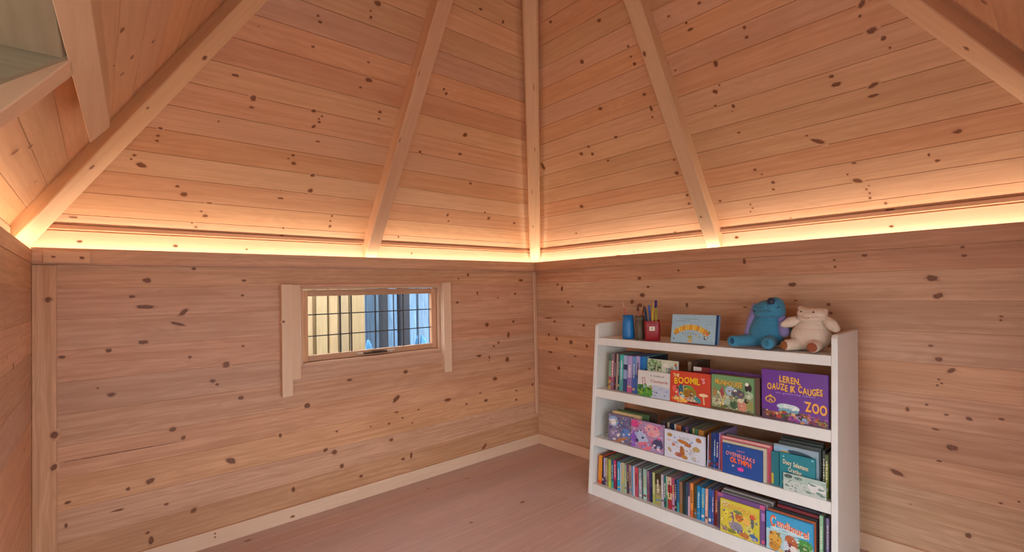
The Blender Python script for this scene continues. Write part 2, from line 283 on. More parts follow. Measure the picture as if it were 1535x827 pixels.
# ------------------------------------------------------------------ the room
SX = SL * (WR / 2 + .05) / (WL / 2 + .05)                # slope of the roof sides facing along x (bookcase side, door side)
LX = math.sqrt(1 + SX * SX); CX = 1 / LX; SIX = SX / LX
def boards(mb, seams, urange, pos, gw=.003, gd=.004, base=0, holes=None, mat=0):
    """Rows of boards with V-grooves between them. urange(v) -> list of (u0, u1)."""
    offs = [random.Random(base * 131 + i).uniform(0, 20) for i in range(len(seams))]
    def uvp(i, u, v): return (u + offs[i], (base + i) * 10 + 4 + v - seams[i])
    def row(v):
        i = 0
        while i < len(seams) - 2 and v >= seams[i + 1]: i += 1
        return i
    for i in range(len(seams) - 1):
        a = seams[i] + (gw / 2 if i else 0); b = seams[i + 1] - gw / 2
        cuts = [a] + sorted(h for h in (holes or []) if a < h < b) + [b]
        for c0, c1 in zip(cuts, cuts[1:]):
            e = 1e-5
            for (p0, p1), (q0, q1) in zip(urange(c0 + e), urange(c1 - e)):
                if p1 - p0 < 1e-4 and q1 - q0 < 1e-4: continue
                pts = [(p0, c0), (p1, c0), (q1, c1), (q0, c1)]
                mb.face([pos(u, v, 0) for u, v in pts], mat, uvs=[uvp(i, u, v) for u, v in pts])
        if i < len(seams) - 2:
            s = seams[i + 1]
            for (p0, p1) in urange(s):
                if p1 - p0 < 1e-4: continue
                for (va, la), (vb, lb), k in (((b, 0), (s, -gd), i), ((s, -gd), (b + gw, 0), i + 1)):
                    mb.face([pos(p0, va, la), pos(p1, va, la), pos(p1, vb, lb), pos(p0, vb, lb)], mat,
                            uvs=[uvp(k, p0, va), uvp(k, p1, va), uvp(k, p1, vb), uvp(k, p0, vb)])
    return lambda uu, vv, vc: uvp(row(vc), uu, vv)

ZS = [0, .056, .168, .28, .392, .504, .616, .728, .84, .95, 1.06, 1.15]
OX0, OX1, OZ0, OZ1 = -1.512, -.752, .690, 1.052          # window opening

# window wall (y = 0)
mb = MB()
def ur(v): return [(-WL, OX0), (OX1, 0)] if OZ0 < v < OZ1 else [(-WL, 0)]
pos = lambda u, v, l: (u, -l, v)
uvf = boards(mb, ZS, ur, pos, .0018, .0011, base=200, holes=[OZ0, OZ1])
add_knots(mb, KN_LW + [(-2.14, .4475, .21, .0024, -.01)], pos, uvf)      # the last one is a long crack beside the corner board
for x0, x1, z0, z1 in ((-WL - .06, OX0, -.02, 1.14), (OX1, .06, -.02, 1.14), (OX0, OX1, -.02, OZ0), (OX0, OX1, OZ1, 1.14)):
    mb.box(x0, x1, .0045, .065, z0, z1)
mb.box(-WL, 0, -.028, -.012, 1.150, 1.200)               # raised lip that hides the light strip
mb.box(-WL, 0, -.0279, .05, 1.142, 1.150)
tag(mb.build('wall_left', M['wall']), kind='structure')
mb = MB(); mb.box(-WL - .055, .055, .050, .066, 1.12, 1.268)
add_knots(mb, [(-2.27, 1.232, .009, .006), (-1.98, 1.228, .010, .006), (-1.72, 1.225, .006, .004), (-.9, 1.235, .007, .005)], lambda u, v, l: (u, .05 - l, v), lambda u, v, c: (u, 40 + v))
tag(mb.build('trim_1', M['frieze']), kind='structure')
mb = MB(); mb.box(-WL - .02, .02, .030, .046, 1.274, 1.288)  # strip in roof-board colour, standing in for the shaded band above the frieze
tag(mb.build('trim_shade_band_left', M['roof']), kind='structure')

# bookcase wall (x = 0)
mb = MB()
pos = lambda u, v, l: (-l, u, v)
uvf = boards(mb, ZS, lambda v: [(-WR, 0)], pos, .0018, .0011, base=230)
add_knots(mb, KN_RW, pos, uvf)
mb.box(.0045, .065, -WR - .3, .06, -.02, 1.14)
mb.box(-.028, -.012, -WR, -.0281, 1.150, 1.200, grain=(0, 1, 0)); mb.box(-.0279, .05, -WR, -.0281, 1.142, 1.150, grain=(0, 1, 0))
tag(mb.build('wall_right', M['wall']), kind='structure')
mb = MB(); mb.box(.050, .066, -WR - .05, .0495, 1.12, 1.268, grain=(0, 1, 0))
add_knots(mb, [(-1.32, 1.245, .012, .008), (-1.9, 1.23, .008, .005), (-.75, 1.22, .006, .004)], lambda u, v, l: (.05 - l, u, v), lambda u, v, c: (u, 60 + v))
tag(mb.build('trim_3', M['frieze']), kind='structure')
mb = MB(); mb.box(.030, .046, -WR - .02, .0295, 1.274, 1.288, grain=(0, 1, 0))  # same stand-in for the shaded band, along the bookcase wall
tag(mb.build('trim_shade_band_right', M['roof']), kind='structure')

# wall beside the door (x = -WL)
YE = -1.90                                               # far side of the unseen doorway, set to limit its daylight
YD = -1.27                                              # door recess starts here
mb = MB()
pos = lambda u, v, l: (-WL + l, u, v)
uvf = boards(mb, ZS, lambda v: [(YD, 0)], pos, .0018, .0011, base=260)
add_knots(mb, rand_knots(26, YD, 0, .05, 1.12, 5), pos, uvf)
mb.box(-WL - .065, -WL - .0045, YD, .06, -.02, 1.14)
mb.box(-WL - .012, -WL + .003, YD, -.0282, 1.146, 1.190, grain=(0, 1, 0)); mb.box(-WL - .05, -WL - .001, YD, -.0282, 1.138, 1.146, grain=(0, 1, 0))
boards(mb, ZS, lambda v: [(-WR, YE)], pos, .0018, .0011, base=275)  # unseen wall piece, added to narrow the daylight from the door
mb.box(-WL - .065, -WL - .0045, -WR - .06, YE, -.02, 1.42)
tag(mb.build('wall_door', M['wall']), kind='structure')
mb = MB(); mb.box(-WL - .066, -WL - .05, YD, .0495, 1.12, 1.268, grain=(0, 1, 0))
tag(mb.build('trim_5', M['frieze']), kind='structure')

# wall behind the camera
mb = MB()
XA, XD = -2.08, -1.0                                    # unseen opening, added behind the camera to light the window wall
uvf = boards(mb, ZS, lambda v: [(-WL, XA), (XD, 0)], lambda u, v, l: (u, -WR + l, v), .0018, .0011, base=290)
mb.box(XD, .06, -WR - .065, -WR - .0045, -.02, 1.14); mb.box(-WL - .06, XA, -WR - .065, -WR - .0045, -.02, 1.14)
mb.box(-WL - .06, .06, -WR - .065, -WR - .0045, 1.14, 1.30)
mb.box(-WL, 0, -WR - .0044, -WR + .001, 1.15, 1.285)
tag(mb.build('wall_back', M['wall']), kind='structure')

# floor: boards along x
mb = MB()
fs = [-.09 * k for k in range(0, 37)][::-1]
pos = lambda u, v, l: (u, v, l)
uvf = boards(mb, fs, lambda v: [(-WL - .06, .0)], pos, gw=.0022, gd=.002, base=300)
add_knots(mb, rand_knots(40, -WL, 0, -2.4, -.05, 9), pos, uvf)
mb.box(-WL - .5, .3, -3.4, .065, -.06, -.0025)
tag(mb.build('floor', M['floor']), kind='structure')

# roof slopes: left and back fall along y, right and door along x; all meet at the apex
VMAX, VMX = 1.29 / CO, 1.232 / CX
SV = [-.022] + [.064 + .0943 * k for k in range(26)]; SV = [v for v in SV if v < VMAX]
SVX = [-.022] + [.070 + .0878 * k for k in range(26)]; SVX = [v for v in SVX if v < VMX]
KX = (WR / 2 + .05) / (WL / 2 + .05)
def lohi(v): t = v * CO / (WR / 2 + .05) * (WL / 2 + .05); return -WL - .05 + t, .05 - t          # x limits on the y-slopes
def lohx(v): t = v * CX * KX; return -WR - .05 + t, .05 - t                                        # y limits on the x-slopes
def slope(name, seams, lim, fp, base, kn, cut=None):
    mb = MB()
    def ur(v):
        a, b = lim(v)
        if cut and v < cut[0]: a = max(a, cut[1])
        return [(a, b)] if b > a else [(a, a)]
    uvf = boards(mb, seams, ur, fp, gw=.0024, gd=.0032, base=base, holes=[cut[0]] if cut else None)
    add_knots(mb, kn, fp, uvf)
    segs = [(-.05, seams[-1], None)] if not cut else [(-.05, cut[0], cut[1]), (cut[0], seams[-1], None)]
    for v0, v1, c in segs:                               # outer skin, so that the roof has its thickness
        (a0, b0), (a1, b1) = lim(v0), lim(v1)
        if c is not None: a0 = a1 = c
        mb.face([fp(u, v, -.03) for u, v in ((a0, v0), (b0, v0), (b1, v1), (a1, v1))], bid=board_id())
    return tag(mb.build(name, M['roof']), kind='structure')
slope('ceiling_left', SV, lohi, lambda u, v, l: (u, .05 - v * CO - l * SI, 1.275 + v * SI - l * CO), 400, KN_LR)
slope('ceiling_right', SVX, lohx, lambda u, v, l: (.05 - v * CX - l * SIX, u, 1.275 + v * SIX - l * CX), 440, KN_RR)
HB = -2.255                                              # lower edge of the dormer header
VH = (HB + WL + .05) / CX
slope('ceiling_door', SVX, lohx, lambda u, v, l: (-WL - .05 + v * CX + l * SIX, u, 1.275 + v * SIX - l * CX), 480,
      rand_knots(34, -1.5, -.05, .05, 1.6, 21, lambda u, v: u < -v * CX * KX - .05), cut=(VH, YD))
slope('ceiling_back', SV, lohi, lambda u, v, l: (u, -WR - .05 + v * CO + l * SI, 1.275 + v * SI - l * CO), 520,
      rand_knots(26, -1.3, -.1, .1, 1.7, 33, lambda u, v: -WL + v * CO < u < -v * CO))
mb = MB(); zt = 1.275 + SI * SV[-1]; hx = .05 + (WL / 2 + .05) - SV[-1] * CO / KX
mb.box(-WL / 2 - .12, -WL / 2 + .12, -WR / 2 - .12, -WR / 2 + .12, zt - .05, zt + .03)    # block closing the apex
tag(mb.build('trim_6', M['rafter']), kind='structure')

# rafters
def rafter(label, base, top, w, d, side, ch=.004, kn=None):
    """base/top: bottom centre line; side: horizontal unit vector across the rafter."""
    A, B = Vector(base), Vector(top); s = Vector(side).normalized(); ax = (B - A).normalized()
    up = s.cross(ax); up = up if up.z > 0 else -up
    c = []
    for dd in (0, d):
        for P, sg in ((A, -1), (A, 1), (B, 1), (B, -1)): c.append(tuple(P + s * (w / 2 * sg) + up * dd))
    mb = MB(); bid = board_id(); mb.hexa(c, 0, tuple(ax), bid, ch)
    if kn:
        g = ax
        add_knots(mb, kn, lambda u, v, l: tuple(A + ax * u + s * v - up * l), lambda u, v, cc: (u * 1.0 + 3, bid * 10 + 4 + v))
    return tag(mb.build('rafter', M['rafter'], loc=base), label, 'rafter', 'roof rafters', 'structure')
def hip(t, sx, sy, D=.092):                              # point t (0 corner .. 1 apex) under a hip line
    bx, by = (.05 if sx > 0 else -WL - .05), (.05 if sy > 0 else -WR - .05)
    return (bx + (-WL / 2 - bx) * t, by + (-WR / 2 - by) * t, 1.275 + SL * (WR / 2 + .05) * t - D)
HW = .070
def hipr(label, sx, sy, kn, ch):
    A, B = Vector(hip(-.0, sx, sy)), Vector(hip(.97, sx, sy)); d = B - A
    rafter(label, A, B, HW, .085, (d.y, -d.x, 0), ch, kn)
hipr('pine hip rafter running up from the corner between window wall and bookcase wall', 1, 1, [(.35, .010, .012, .003), (.62, .01, .02, .002), (.9, -.010, .016, .0022), (1.25, -.01, .02, .002)], .008)
hipr('pine hip rafter above the plain left corner of the window wall', -1, 1, [(.42, .010, .012, .006), (.95, -.010, .011, .009), (.7, .014, .006, .004)], .003)
hipr('pine hip rafter above the end of the bookcase wall', 1, -1, [(.75, 0, .01, .005)], .003)
zl = 1.275 + SL * .05 - .103
rafter('pine rafter up the middle of the slope above the window', (-1.149, .06, zl - SL * .06), (-1.188, -1.16, zl + SL * 1.16), .065, .068, (1, 0, 0), .003,
       [(.7, -.026, .012, .003), (1.0, -.026, .014, .002)])
zr = 1.275 + SX * .05 - .092
rafter('pine rafter up the middle of the slope above the bookcase', (.06, -1.214, zr - SX * .06), (-1.10, -1.293, zr + SX * 1.10), .066, .060, (0, 1, 0), .003,
       [(.22, .012, .006, .006), (1.0, .02, .012, .008), (1.32, .005, .012, .009)])

# dormer over the door: header, trimmer, cheek and flat ceiling
def droof(x, off): return 1.275 + SX * (x + WL + .05) - off * LX
mb = MB()
h = .07
q = [(-2.294, -2.4), (-2.269, -2.4), (-2.194, -.644), (-2.235, -.646)]
mb.hexa([(x, y, droof(x, h)) for x, y in q] + [(x, y, droof(x, 0.0)) for x, y in q], 0, (0, 1, 0), ch=.002)
ZC = 1.400
mb.box(-2.92, HB - .004, -2.4, YD, ZC + .006, ZC + .03, 1, (0, 1, 0))
for k in range(7):
    mb.box(-2.92 + k * .095, min(-2.92 + k * .095 + .0925, HB - .006), -2.4, YD - .022, ZC, ZC + .008, 1, (0, 1, 0), ch=.002)
mb.box(-2.945, -2.922, -2.4, YD, 1.13, ZC + .03, 1, (0, 1, 0))  # unseen fascia, added to keep sky light off the dormer ceiling
for y0, y1 in ((YD - .02, YD), (-2.42, -2.4)):
    mb.prism([(HB + .002, ZC + .01), (-2.92, ZC + .01), (-2.92, .5), (-WL - .07, .5), (-WL - .07, 1.24)], 'y', y0, y1, 1, (1, 0, 0))
tr = .07
mb.hexa([(-2.46, YD - .005, droof(-2.46, tr)), (HB + .004, YD - .005, droof(HB + .004, tr)), (HB + .004, YD + .065, droof(HB + .004, tr)), (-2.46, YD + .065, droof(-2.46, tr)),
         (-2.46, YD - .005, droof(-2.46, 0)), (HB + .004, YD - .005, droof(HB + .004, 0)), (HB + .004, YD + .065, droof(HB + .004, 0)), (-2.46, YD + .065, droof(-2.46, 0))], 0, (1, 0, 1.3), ch=.002)
tag(mb.build('trim_7', [M['rafter'], M['dormer']]), kind='structure')

# baseboards and corner pieces
mb = MB(); mb.box(-WL, 0, -.015, -.0005, 0, .064, ch=.002)
add_knots(mb, [(-1.56, .022, .011, .006), (-1.86, .05, .004, .004), (-1.86, .035, .004, .004)], lambda u, v, l: (u, -.015 - l, v), lambda u, v, c: (u, 6000 + v))
tag(mb.build('baseboard_left', M['trim']), kind='structure')
mb = MB(); mb.box(-.015, -.0005, -WR, -.0155, 0, .064, grain=(0, 1, 0), ch=.002)
tag(mb.build('baseboard_right', M['trim']), kind='structure')
mb = MB(); mb.box(-.030, -.001, -.013, -.0005, .20, 1.141, grain=(0, 0, 1), ch=.004)
tag(mb.build('trim_8', M['rafter']), kind='structure')
mb = MB(); bid = board_id(); mb.box(-WL + .0005, -2.328, -.012, -.0005, 0, 1.141, grain=(0, 0, 1), ch=.0015, bid=bid)
add_knots(mb, [(1.02, -2.35, .012, .010), (.55, -2.335, .014, .012), (.44, -2.337, .012, .011)], lambda u, v, l: (v, -.012 - l, u), lambda u, v, c: (u, bid * 10 + 6 + v))
tag(mb.build('trim_9', M['wall']), kind='structure')
mb = MB(); bid = board_id(); mb.box(-WL + .029, -2.238, -.037, -.0282, 1.146, 1.190, ch=.002, bid=bid)
add_knots(mb, [(-2.335, 1.168, .007, .005), (-2.262, 1.166, .007, .006)], lambda u, v, l: (u, -.037 - l, v), lambda u, v, c: (u, bid * 10 + 4 + v))
tag(mb.build('trim_10', M['rafter']), kind='structure')

# ------------------------------------------------------------------ window
M['glass'], nt, b = new_mat('window_glass')
b.inputs['Transmission Weight'].default_value = 1; b.inputs['Roughness'].default_value = 0.0; b.inputs['IOR'].default_value = 1.0; b.inputs['Base Color'].default_value = (.97, .99, 1, 1)
gt = N(nt, 'ShaderNodeTexNoise'); gt.inputs['Scale'].default_value = 3.0
nt.links.new(mixc(nt, gt.outputs['Fac'], (.95, .98, 1.0), (.99, 1.0, 1.0)), b.inputs['Base Color'])
win = empty('window_1', ((OX0 + OX1) / 2, 0, OZ0), kind='structure')
WLc = (( OX0 + OX1) / 2, 0, OZ0)
mb = MB()                                                # lining of the opening
mb.box(OX0, OX0 + .012, .001, .064, OZ0, OZ1, grain=(0, 0, 1)); mb.box(OX1 - .012, OX1, .001, .064, OZ0, OZ1, grain=(0, 0, 1))
mb.box(OX0 + .012, OX1 - .012, .001, .064, OZ1 - .010, OZ1); mb.box(OX0 + .012, OX1 - .012, -.006, .064, OZ0, OZ0 + .010)
mb.build('window_frame', M['rafter'], win, WLc)
mb = MB(); a0, a1, c0, c1 = OX0 + .013, OX1 - .013, OZ0 + .012, OZ1 - .012
mb.box(a0, a0 + .030, .022, .048, c0, c1, grain=(0, 0, 1), ch=.002); mb.box(a1 - .030, a1, .022, .048, c0, c1, grain=(0, 0, 1), ch=.002)
mb.box(a0 + .030, a1 - .030, .022, .048, c1 - .030, c1, ch=.002); mb.box(a0 + .030, a1 - .030, .022, .048, c0, c0 + .028, ch=.002)
mb.build('sash', M['wall'], win, WLc)
mb = MB(); mb.box(a0 + .025, a1 - .025, .036, .039, c0 + .025, c1 - .025)
mb.build('glass_pane', M['glass'], win, WLc)
mb = MB()
for x, w in ((-1.312, .0070), (-1.256, .0065), (-1.13, .0028), (-1.023, .0050), (-.968, .0055), (-.876, .0030)):
    mb.box(x - w / 2, x + w / 2, .031, .0355, c0 + .026, c1 - .028)
for z in (.922, .820): mb.box(a0 + .029, a1 - .029, .0305, .0355, z - .0026, z + .0026)
lat = mb.build('lattice', flat('#3b3f44', .4), win, WLc)
mb = MB(); z = c0 + .012
mb.box(-1.20, -1.075, .008, .0215, z - .004, z + .005, 0, ch=.002); mb.box(-1.165, -1.10, -.004, .010, z + .001, z + .010, 0, ch=.003)
mb.build('latch', flat('#4a3220', .35), win, WLc)
mb = MB(); mb.box(-1.072, -1.03, .012, .0215, z + .002, z + .008, 0, ch=.0015); mb.box(-1.058, -1.050, .008, .018, z - .006, z + .008, 0); mb.box(-1.235, -1.205, .014, .0215, z, z + .007, 0, ch=.0015)
tag(mb.build('latch_stay', flat('#c9c4b8', .3), win, WLc), 'pale metal latch stay')
for x0, x1, z0, z1, y in ((-1.600, -1.556, .572, 1.066, -.032), (-.748, -.700, .574, 1.070, -.032)):
    mb = MB(); bid = board_id()
    mb.prism([(y, z0 - .008), (-.0005, z0 + .010), (-.0005, z1), (y, z1)], 'x', x0, x1, 0, (0, 0, 1), bid)
    if x0 < -1: add_knots(mb, [(.90, -1.594, .006, .008)], lambda u, v, l: (v, -.032 - l, u), lambda u, v, c: (u, bid * 10 + 4 + v))
    mb.build('casing_board', M['trim'], win, WLc)
for x0, x1, z0 in ((-1.5545, -1.514, .632), (-.7505, -.7495, .655)):
    mb = MB(); mb.box(x0, x1, -.016, -.0005, z0, 1.066, grain=(0, 0, 1), ch=.002); mb.build('casing_strip', M['trim'], win, WLc)
mb = MB(); mb.box(-1.513, -.7515, -.007, -.0005, 1.0525, 1.068, ch=.002); mb.build('head_board', M['wall'], win, WLc)

# ------------------------------------------------------------------ outside the window
mb = MB(); mb.box(-9, 9, -9, 12, -.32, -.25, 0)
tag(mb.build('ground', flat('#8f8f86', .9, .35, 'gravel_ground', scale=3)), kind='structure')
def fence(name, mat, y, xs, z0, z1, th, label, cat, rails=True, seed=1):
    mb = MB(); rg = random.Random(seed)
    for a, b2 in xs:
        t = rg.uniform(-.006, .006); mb.box(a, b2, y + t, y + th + t, z0, z1 + rg.uniform(-.01, .01), 0, (0, 0, 1), ch=.004)
    mb.box(xs[0][0], xs[-1][1] - .005, y + th + .009, y + th + .014, z0, z1 - .05, 0, (0, 0, 1))
    if rails:
        for z in (.2, 1.35): mb.box(xs[0][0], xs[-1][1], y + th + .015, y + th + .05, z, z + .07, 0)
    return tag(mb.build(name, mat, loc=((xs[0][0] + xs[-1][1]) / 2, y, z0)), label, cat)
pale = [(-2.32, -2.22), (-2.215, -2.115), (-2.11, -2.01), (-2.0, -1.9), (-1.885, -1.79), (-1.775, -1.68), (-1.665, -1.565), (-1.55, -1.45), (-1.435, -1.335), (-1.32, -1.19), (-1.165, -1.10), (-1.085, -1.03), (-1.01, -.955), (-.945, -.845)]
fence('fence', M['fence'], .80, pale, -.26, 1.75, .02, 'pale timber board fence seen through the left panes of the window', 'fence', seed=4)
xs = []; x = -.95; rg = random.Random(3)
while x < 1.3:
    w = rg.uniform(.075, .13); xs.append((x, x + w)); x += w + rg.uniform(.004, .012)
fence('fence', M['bluefence'], 1.25, xs, -.26, 1.9, .022, 'weathered blue board fence seen through the right panes of the window', 'fence', seed=8)
for px, py, w, lab in ((-.555, 1.12, .055, 'dark timber post in front of the blue fence, the one nearer the pale fence'), (-.395, 1.10, .085, 'thicker dark timber post in front of the blue fence, behind the right panes')):
    mb = MB(); mb.box(px - w / 2, px + w / 2, py - .03, py + .03, -.26, 1.8, 0, (0, 0, 1), ch=.006)
    tag(mb.build('post', M['darkwood'], loc=(px, py, -.26)), lab, 'post')
def lump(name, c, r, mat, label, seed):
    mb = MB(); mb.ball((0, 0, 0), (1, 1, 1), nu=40, nv=24)
    mb.v = [(c[0] + r[0] * p[0] * (1 + .35 * noise.noise(Vector(p) * 2.3 + Vector((seed, 0, 0)))), c[1] + r[1] * p[1], max(-.255, c[2] + r[2] * p[2] * (1 + .4 * noise.noise(Vector(p) * 2.0 + Vector((0, seed, 0)))))) for p in mb.v]
    return tag(mb.build(name, mat, loc=(c[0], c[1], -.255)), label, 'tarpaulin')
tm = flat('#3f83b8', .5, .4, 'blue_sheet', scale=9)
lump('tarpaulin', (-.72, .96, .12), (.10, .09, .50), tm, 'crumpled light blue sheet at the foot of the blue fence, beside the pale fence', 3)
lump('tarpaulin', (-.24, 1.10, .12), (.09, .07, .52), tm, 'crumpled light blue sheet at the foot of the blue fence, behind the thicker post', 8)

# ------------------------------------------------------------------ bookcase
M['white'] = flat('#e0e4e1', .42, .05, 'white_paint', scale=14)
YL, YR, PT = .735, 1.802, .020                           # a = -y, growing to the right along the bookcase wall
ZT = .835
def xf(z): return -.285 - (ZT - z) * .108                # front edge of the side panels
def XBz(z): return -.112 + .092 * z                      # the case leans back towards the wall
XB = -.112
case = empty('bookcase', (-.2, -(YL + YR) / 2, 0), 'white painted wooden bookcase with sloping front full of picture books', 'bookcase')
CL = (-.2, -(YL + YR) / 2, 0)
for y0, y1 in ((-YL - PT, -YL), (-YR, -YR + PT)):
    mb = MB(); c = []
    prof = [(xf(0), 0.0), (XBz(0), 0.0), (XBz(ZT), ZT + .008), (xf(ZT) + .012, ZT + .004), (xf(ZT), ZT - .008)]
    mb.prism(prof, 'y', y0, y1, 0)
    o = mb.build('side_panel', M['white'], case, CL)
    bv = o.modifiers.new('edge', 'BEVEL'); bv.width = .003; bv.segments = 2; bv.limit_method = 'ANGLE'
SH = [(.767, .036), (.5135, .041), (.2755, .040)]
for z, t in SH:
    mb = MB(); f0, f1 = xf(z - t) + .004, xf(z) + .004
    mb.prism([(f0, z - t), (XBz(z - t), z - t), (XBz(z), z), (f1, z)], 'y', -YR + PT, -YL - PT, 0)
    o = mb.build('shelf', M['white'], case, CL); bv = o.modifiers.new('edge', 'BEVEL'); bv.width = .002; bv.limit_method = 'ANGLE'
mb = MB(); mb.prism([(xf(.052) + .022, .032), (XB, .032), (XB, .0515), (xf(.052) + .022, .0515)], 'y', -YR + PT, -YL - PT, 0)
mb.build('shelf', M['white'], case, CL)
mb = MB(); mb.prism([(xf(0) + .003, 0.0), (xf(0) + .021, 0.0), (xf(.0515) + .021, .0515), (xf(.0515) + .003, .0515)], 'y', -YR + PT, -YL - PT, 0)
mb.build('plinth', M['white'], case, CL)

# ------------------------------------------------------------------ lettering
_gl = {}
def glyph(c):
    if c in _gl: return _gl[c]
    cu = bpy.data.curves.new('glyph', 'FONT'); cu.body = c; cu.size = 1.0; cu.offset = .028; cu.resolution_u = 3
    o = bpy.data.objects.new('glyph', cu); COL.objects.link(o)
    dg = bpy.context.evaluated_depsgraph_get(); ev = o.evaluated_get(dg); me = ev.to_mesh()
    v = [(p.co.x, p.co.y) for p in me.vertices]; f = [tuple(q.vertices) for q in me.polygons]
    ev.to_mesh_clear(); bpy.data.objects.remove(o); bpy.data.curves.remove(cu)
    w = max([p[0] for p in v], default=.3); x0 = min([p[0] for p in v], default=0)
    _gl[c] = (v, f, x0, w); return _gl[c]
class Face2D:
    """Artwork on a flat cover: s to the right, t up, both 0..1 of the cover."""
    def __init__(s, mb, O, R, U, Nn, w, h, pal): s.mb, s.O, s.R, s.U, s.N, s.w, s.h, s.pal = mb, Vector(O), Vector(R), Vector(U), Vector(Nn), w, h, pal; s.l = 1
    def pt(s, a, b):
        a, b = min(max(a, .002), .998), min(max(b, .002), .998)
        return tuple(s.O + s.R * (a * s.w) + s.U * (b * s.h) + s.N * (.00003 * (s.l + 3)))
    def ci(s, col):
        if col not in s.pal: s.pal.append(col)
        return s.pal.index(col)
    def poly(s, pts, col):
        s.mb.face([s.pt(a, b) for a, b in pts], s.ci(col), bid=3); s.l += .3
    def ell(s, cx, cy, rx, ry, col, rot=0, n=18, wob=0, seed=0):
        rg = random.Random(seed); P = []
        for k in range(n):
            q = 2 * math.pi * k / n; j = 1 + (rg.uniform(-wob, wob) if wob else 0)
            x, y = rx * math.cos(q) * j, ry * math.sin(q) * j; c, d = math.cos(rot), math.sin(rot)
            P.append((cx + x * c - y * d, cy + x * d + y * c))
        s.poly(P, col)
    def text(s, tx, cx, cy, w, h, col, arch=0.0, slant=0.0, wav=None, shadow=None):
        if shadow:
            s.text(tx, cx + .012, cy - .014, w, h, shadow, arch, slant, wav)
        adv = []; x = 0
        for c in tx:
            v, f, x0, x1 = glyph(c) if c != ' ' else ([], [], 0, .32)
            adv.append(x - x0); x += (x1 - x0) + .07
        k = w / x; sc = h / .73; m = s.ci(col)
        for c, a in zip(tx, adv):
            if c == ' ': continue
            v, f, x0, x1 = glyph(c)
            mid = (a + (x0 + x1) / 2) * k / w * 2 - 1
            dy = arch * (1 - mid * mid) + slant * mid + (wav(mid) if wav else 0)
            P = [s.pt(cx - w / 2 + (p[0] + a) * k, cy - h / 2 + p[1] * sc + dy) for p in v]
            i0 = len(s.mb.v); s.mb.v += P; s.mb.k += [0.0] * len(P)
            for q in f: s.mb.f.append(tuple(i0 + i for i in q)); s.mb.uv.append([(0, 0)] * len(q)); s.mb.m.append(m); s.mb.sm.append(False)
        s.l += .3
    def busy(s, n, x0, x1, y0, y1, pal, seed, r=.03):
        rg = random.Random(seed)
        for k in range(n):
            x, y = rg.uniform(x0, x1), rg.uniform(y0, y1); q = rg.uniform(.35, 1.0) * r; t = rg.random()
            if t < .6: s.ell(x, y, q * rg.uniform(.5, 1.3), q * rg.uniform(.5, 1.3), rg.choice(pal), rg.uniform(0, 3), 9, .25, seed * 99 + k)
            elif t < .85: s.line(x, y, x + rg.uniform(-1.6, 1.6) * q, y + rg.uniform(-1.6, 1.6) * q + .004, .0014, rg.choice(pal))
            else: s.poly([(x, y), (x + q * 1.4, y + q * .2), (x + q * .6, y + q * 1.5)], rg.choice(pal))
    def line(s, x0, y0, x1, y1, t, col):
        dx, dy = (x1 - x0) * s.w, (y1 - y0) * s.h; L = math.hypot(dx, dy); nx, ny = -dy / L * t / 2 / s.w, dx / L * t / 2 / s.h
        s.poly([(x0 - nx, y0 - ny), (x1 - nx, y1 - ny), (x1 + nx, y1 + ny), (x0 + nx, y0 + ny)], col)

PAGE = '#cfc8ba'
def front_book(label, a0, a1, z0, z1, off, th, col, art=None, spine=None, tilt=4.5, pages=PAGE, group=None, back=None):
    """A book standing with its cover towards the room."""
    t = math.radians(tilt); z0 += .0005 + th * math.sin(t)
    O = Vector((xf(z0) + off, -a0, z0)); R = Vector((0, -1, 0)); U = Vector((math.sin(t), 0, math.cos(t))); Nn = Vector((-math.cos(t), 0, math.sin(t)))
    w = a1 - a0; h = (z1 - z0) / math.cos(t); cb = .0018
    mb = MB(); pal = [col, spine or col, back or col]
    def hx(m, s0, s1, u0, u1, d0, d1, mat):
        m.hexa([tuple(O + R * s + U * u - Nn * d) for u in (u0, u1) for s, d in ((s0, d0), (s1, d0), (s1, d1), (s0, d1))], mat, bid=5)
    hx(mb, 0, w, 0, h, 0, cb, 0); hx(mb, 0, w, 0, h, th - cb, th, 2); hx(mb, 0, .003, 0, h, cb, th - cb, 1)
    if art: art(Face2D(mb, O, R, U, Nn, w, h, pal))
    b = empty('book', tuple(O), label, 'book', group)
    mb.build('cover', [flat(c, .38) for c in pal], b, tuple(O), merge=False)
    pg = MB(); hx(pg, .0032, w - .003, .001, h - .003, cb + .0003, th - cb - .0003, 0)
    pg.build('pages', flat(pages, .8, .12), b, tuple(O))
    return b
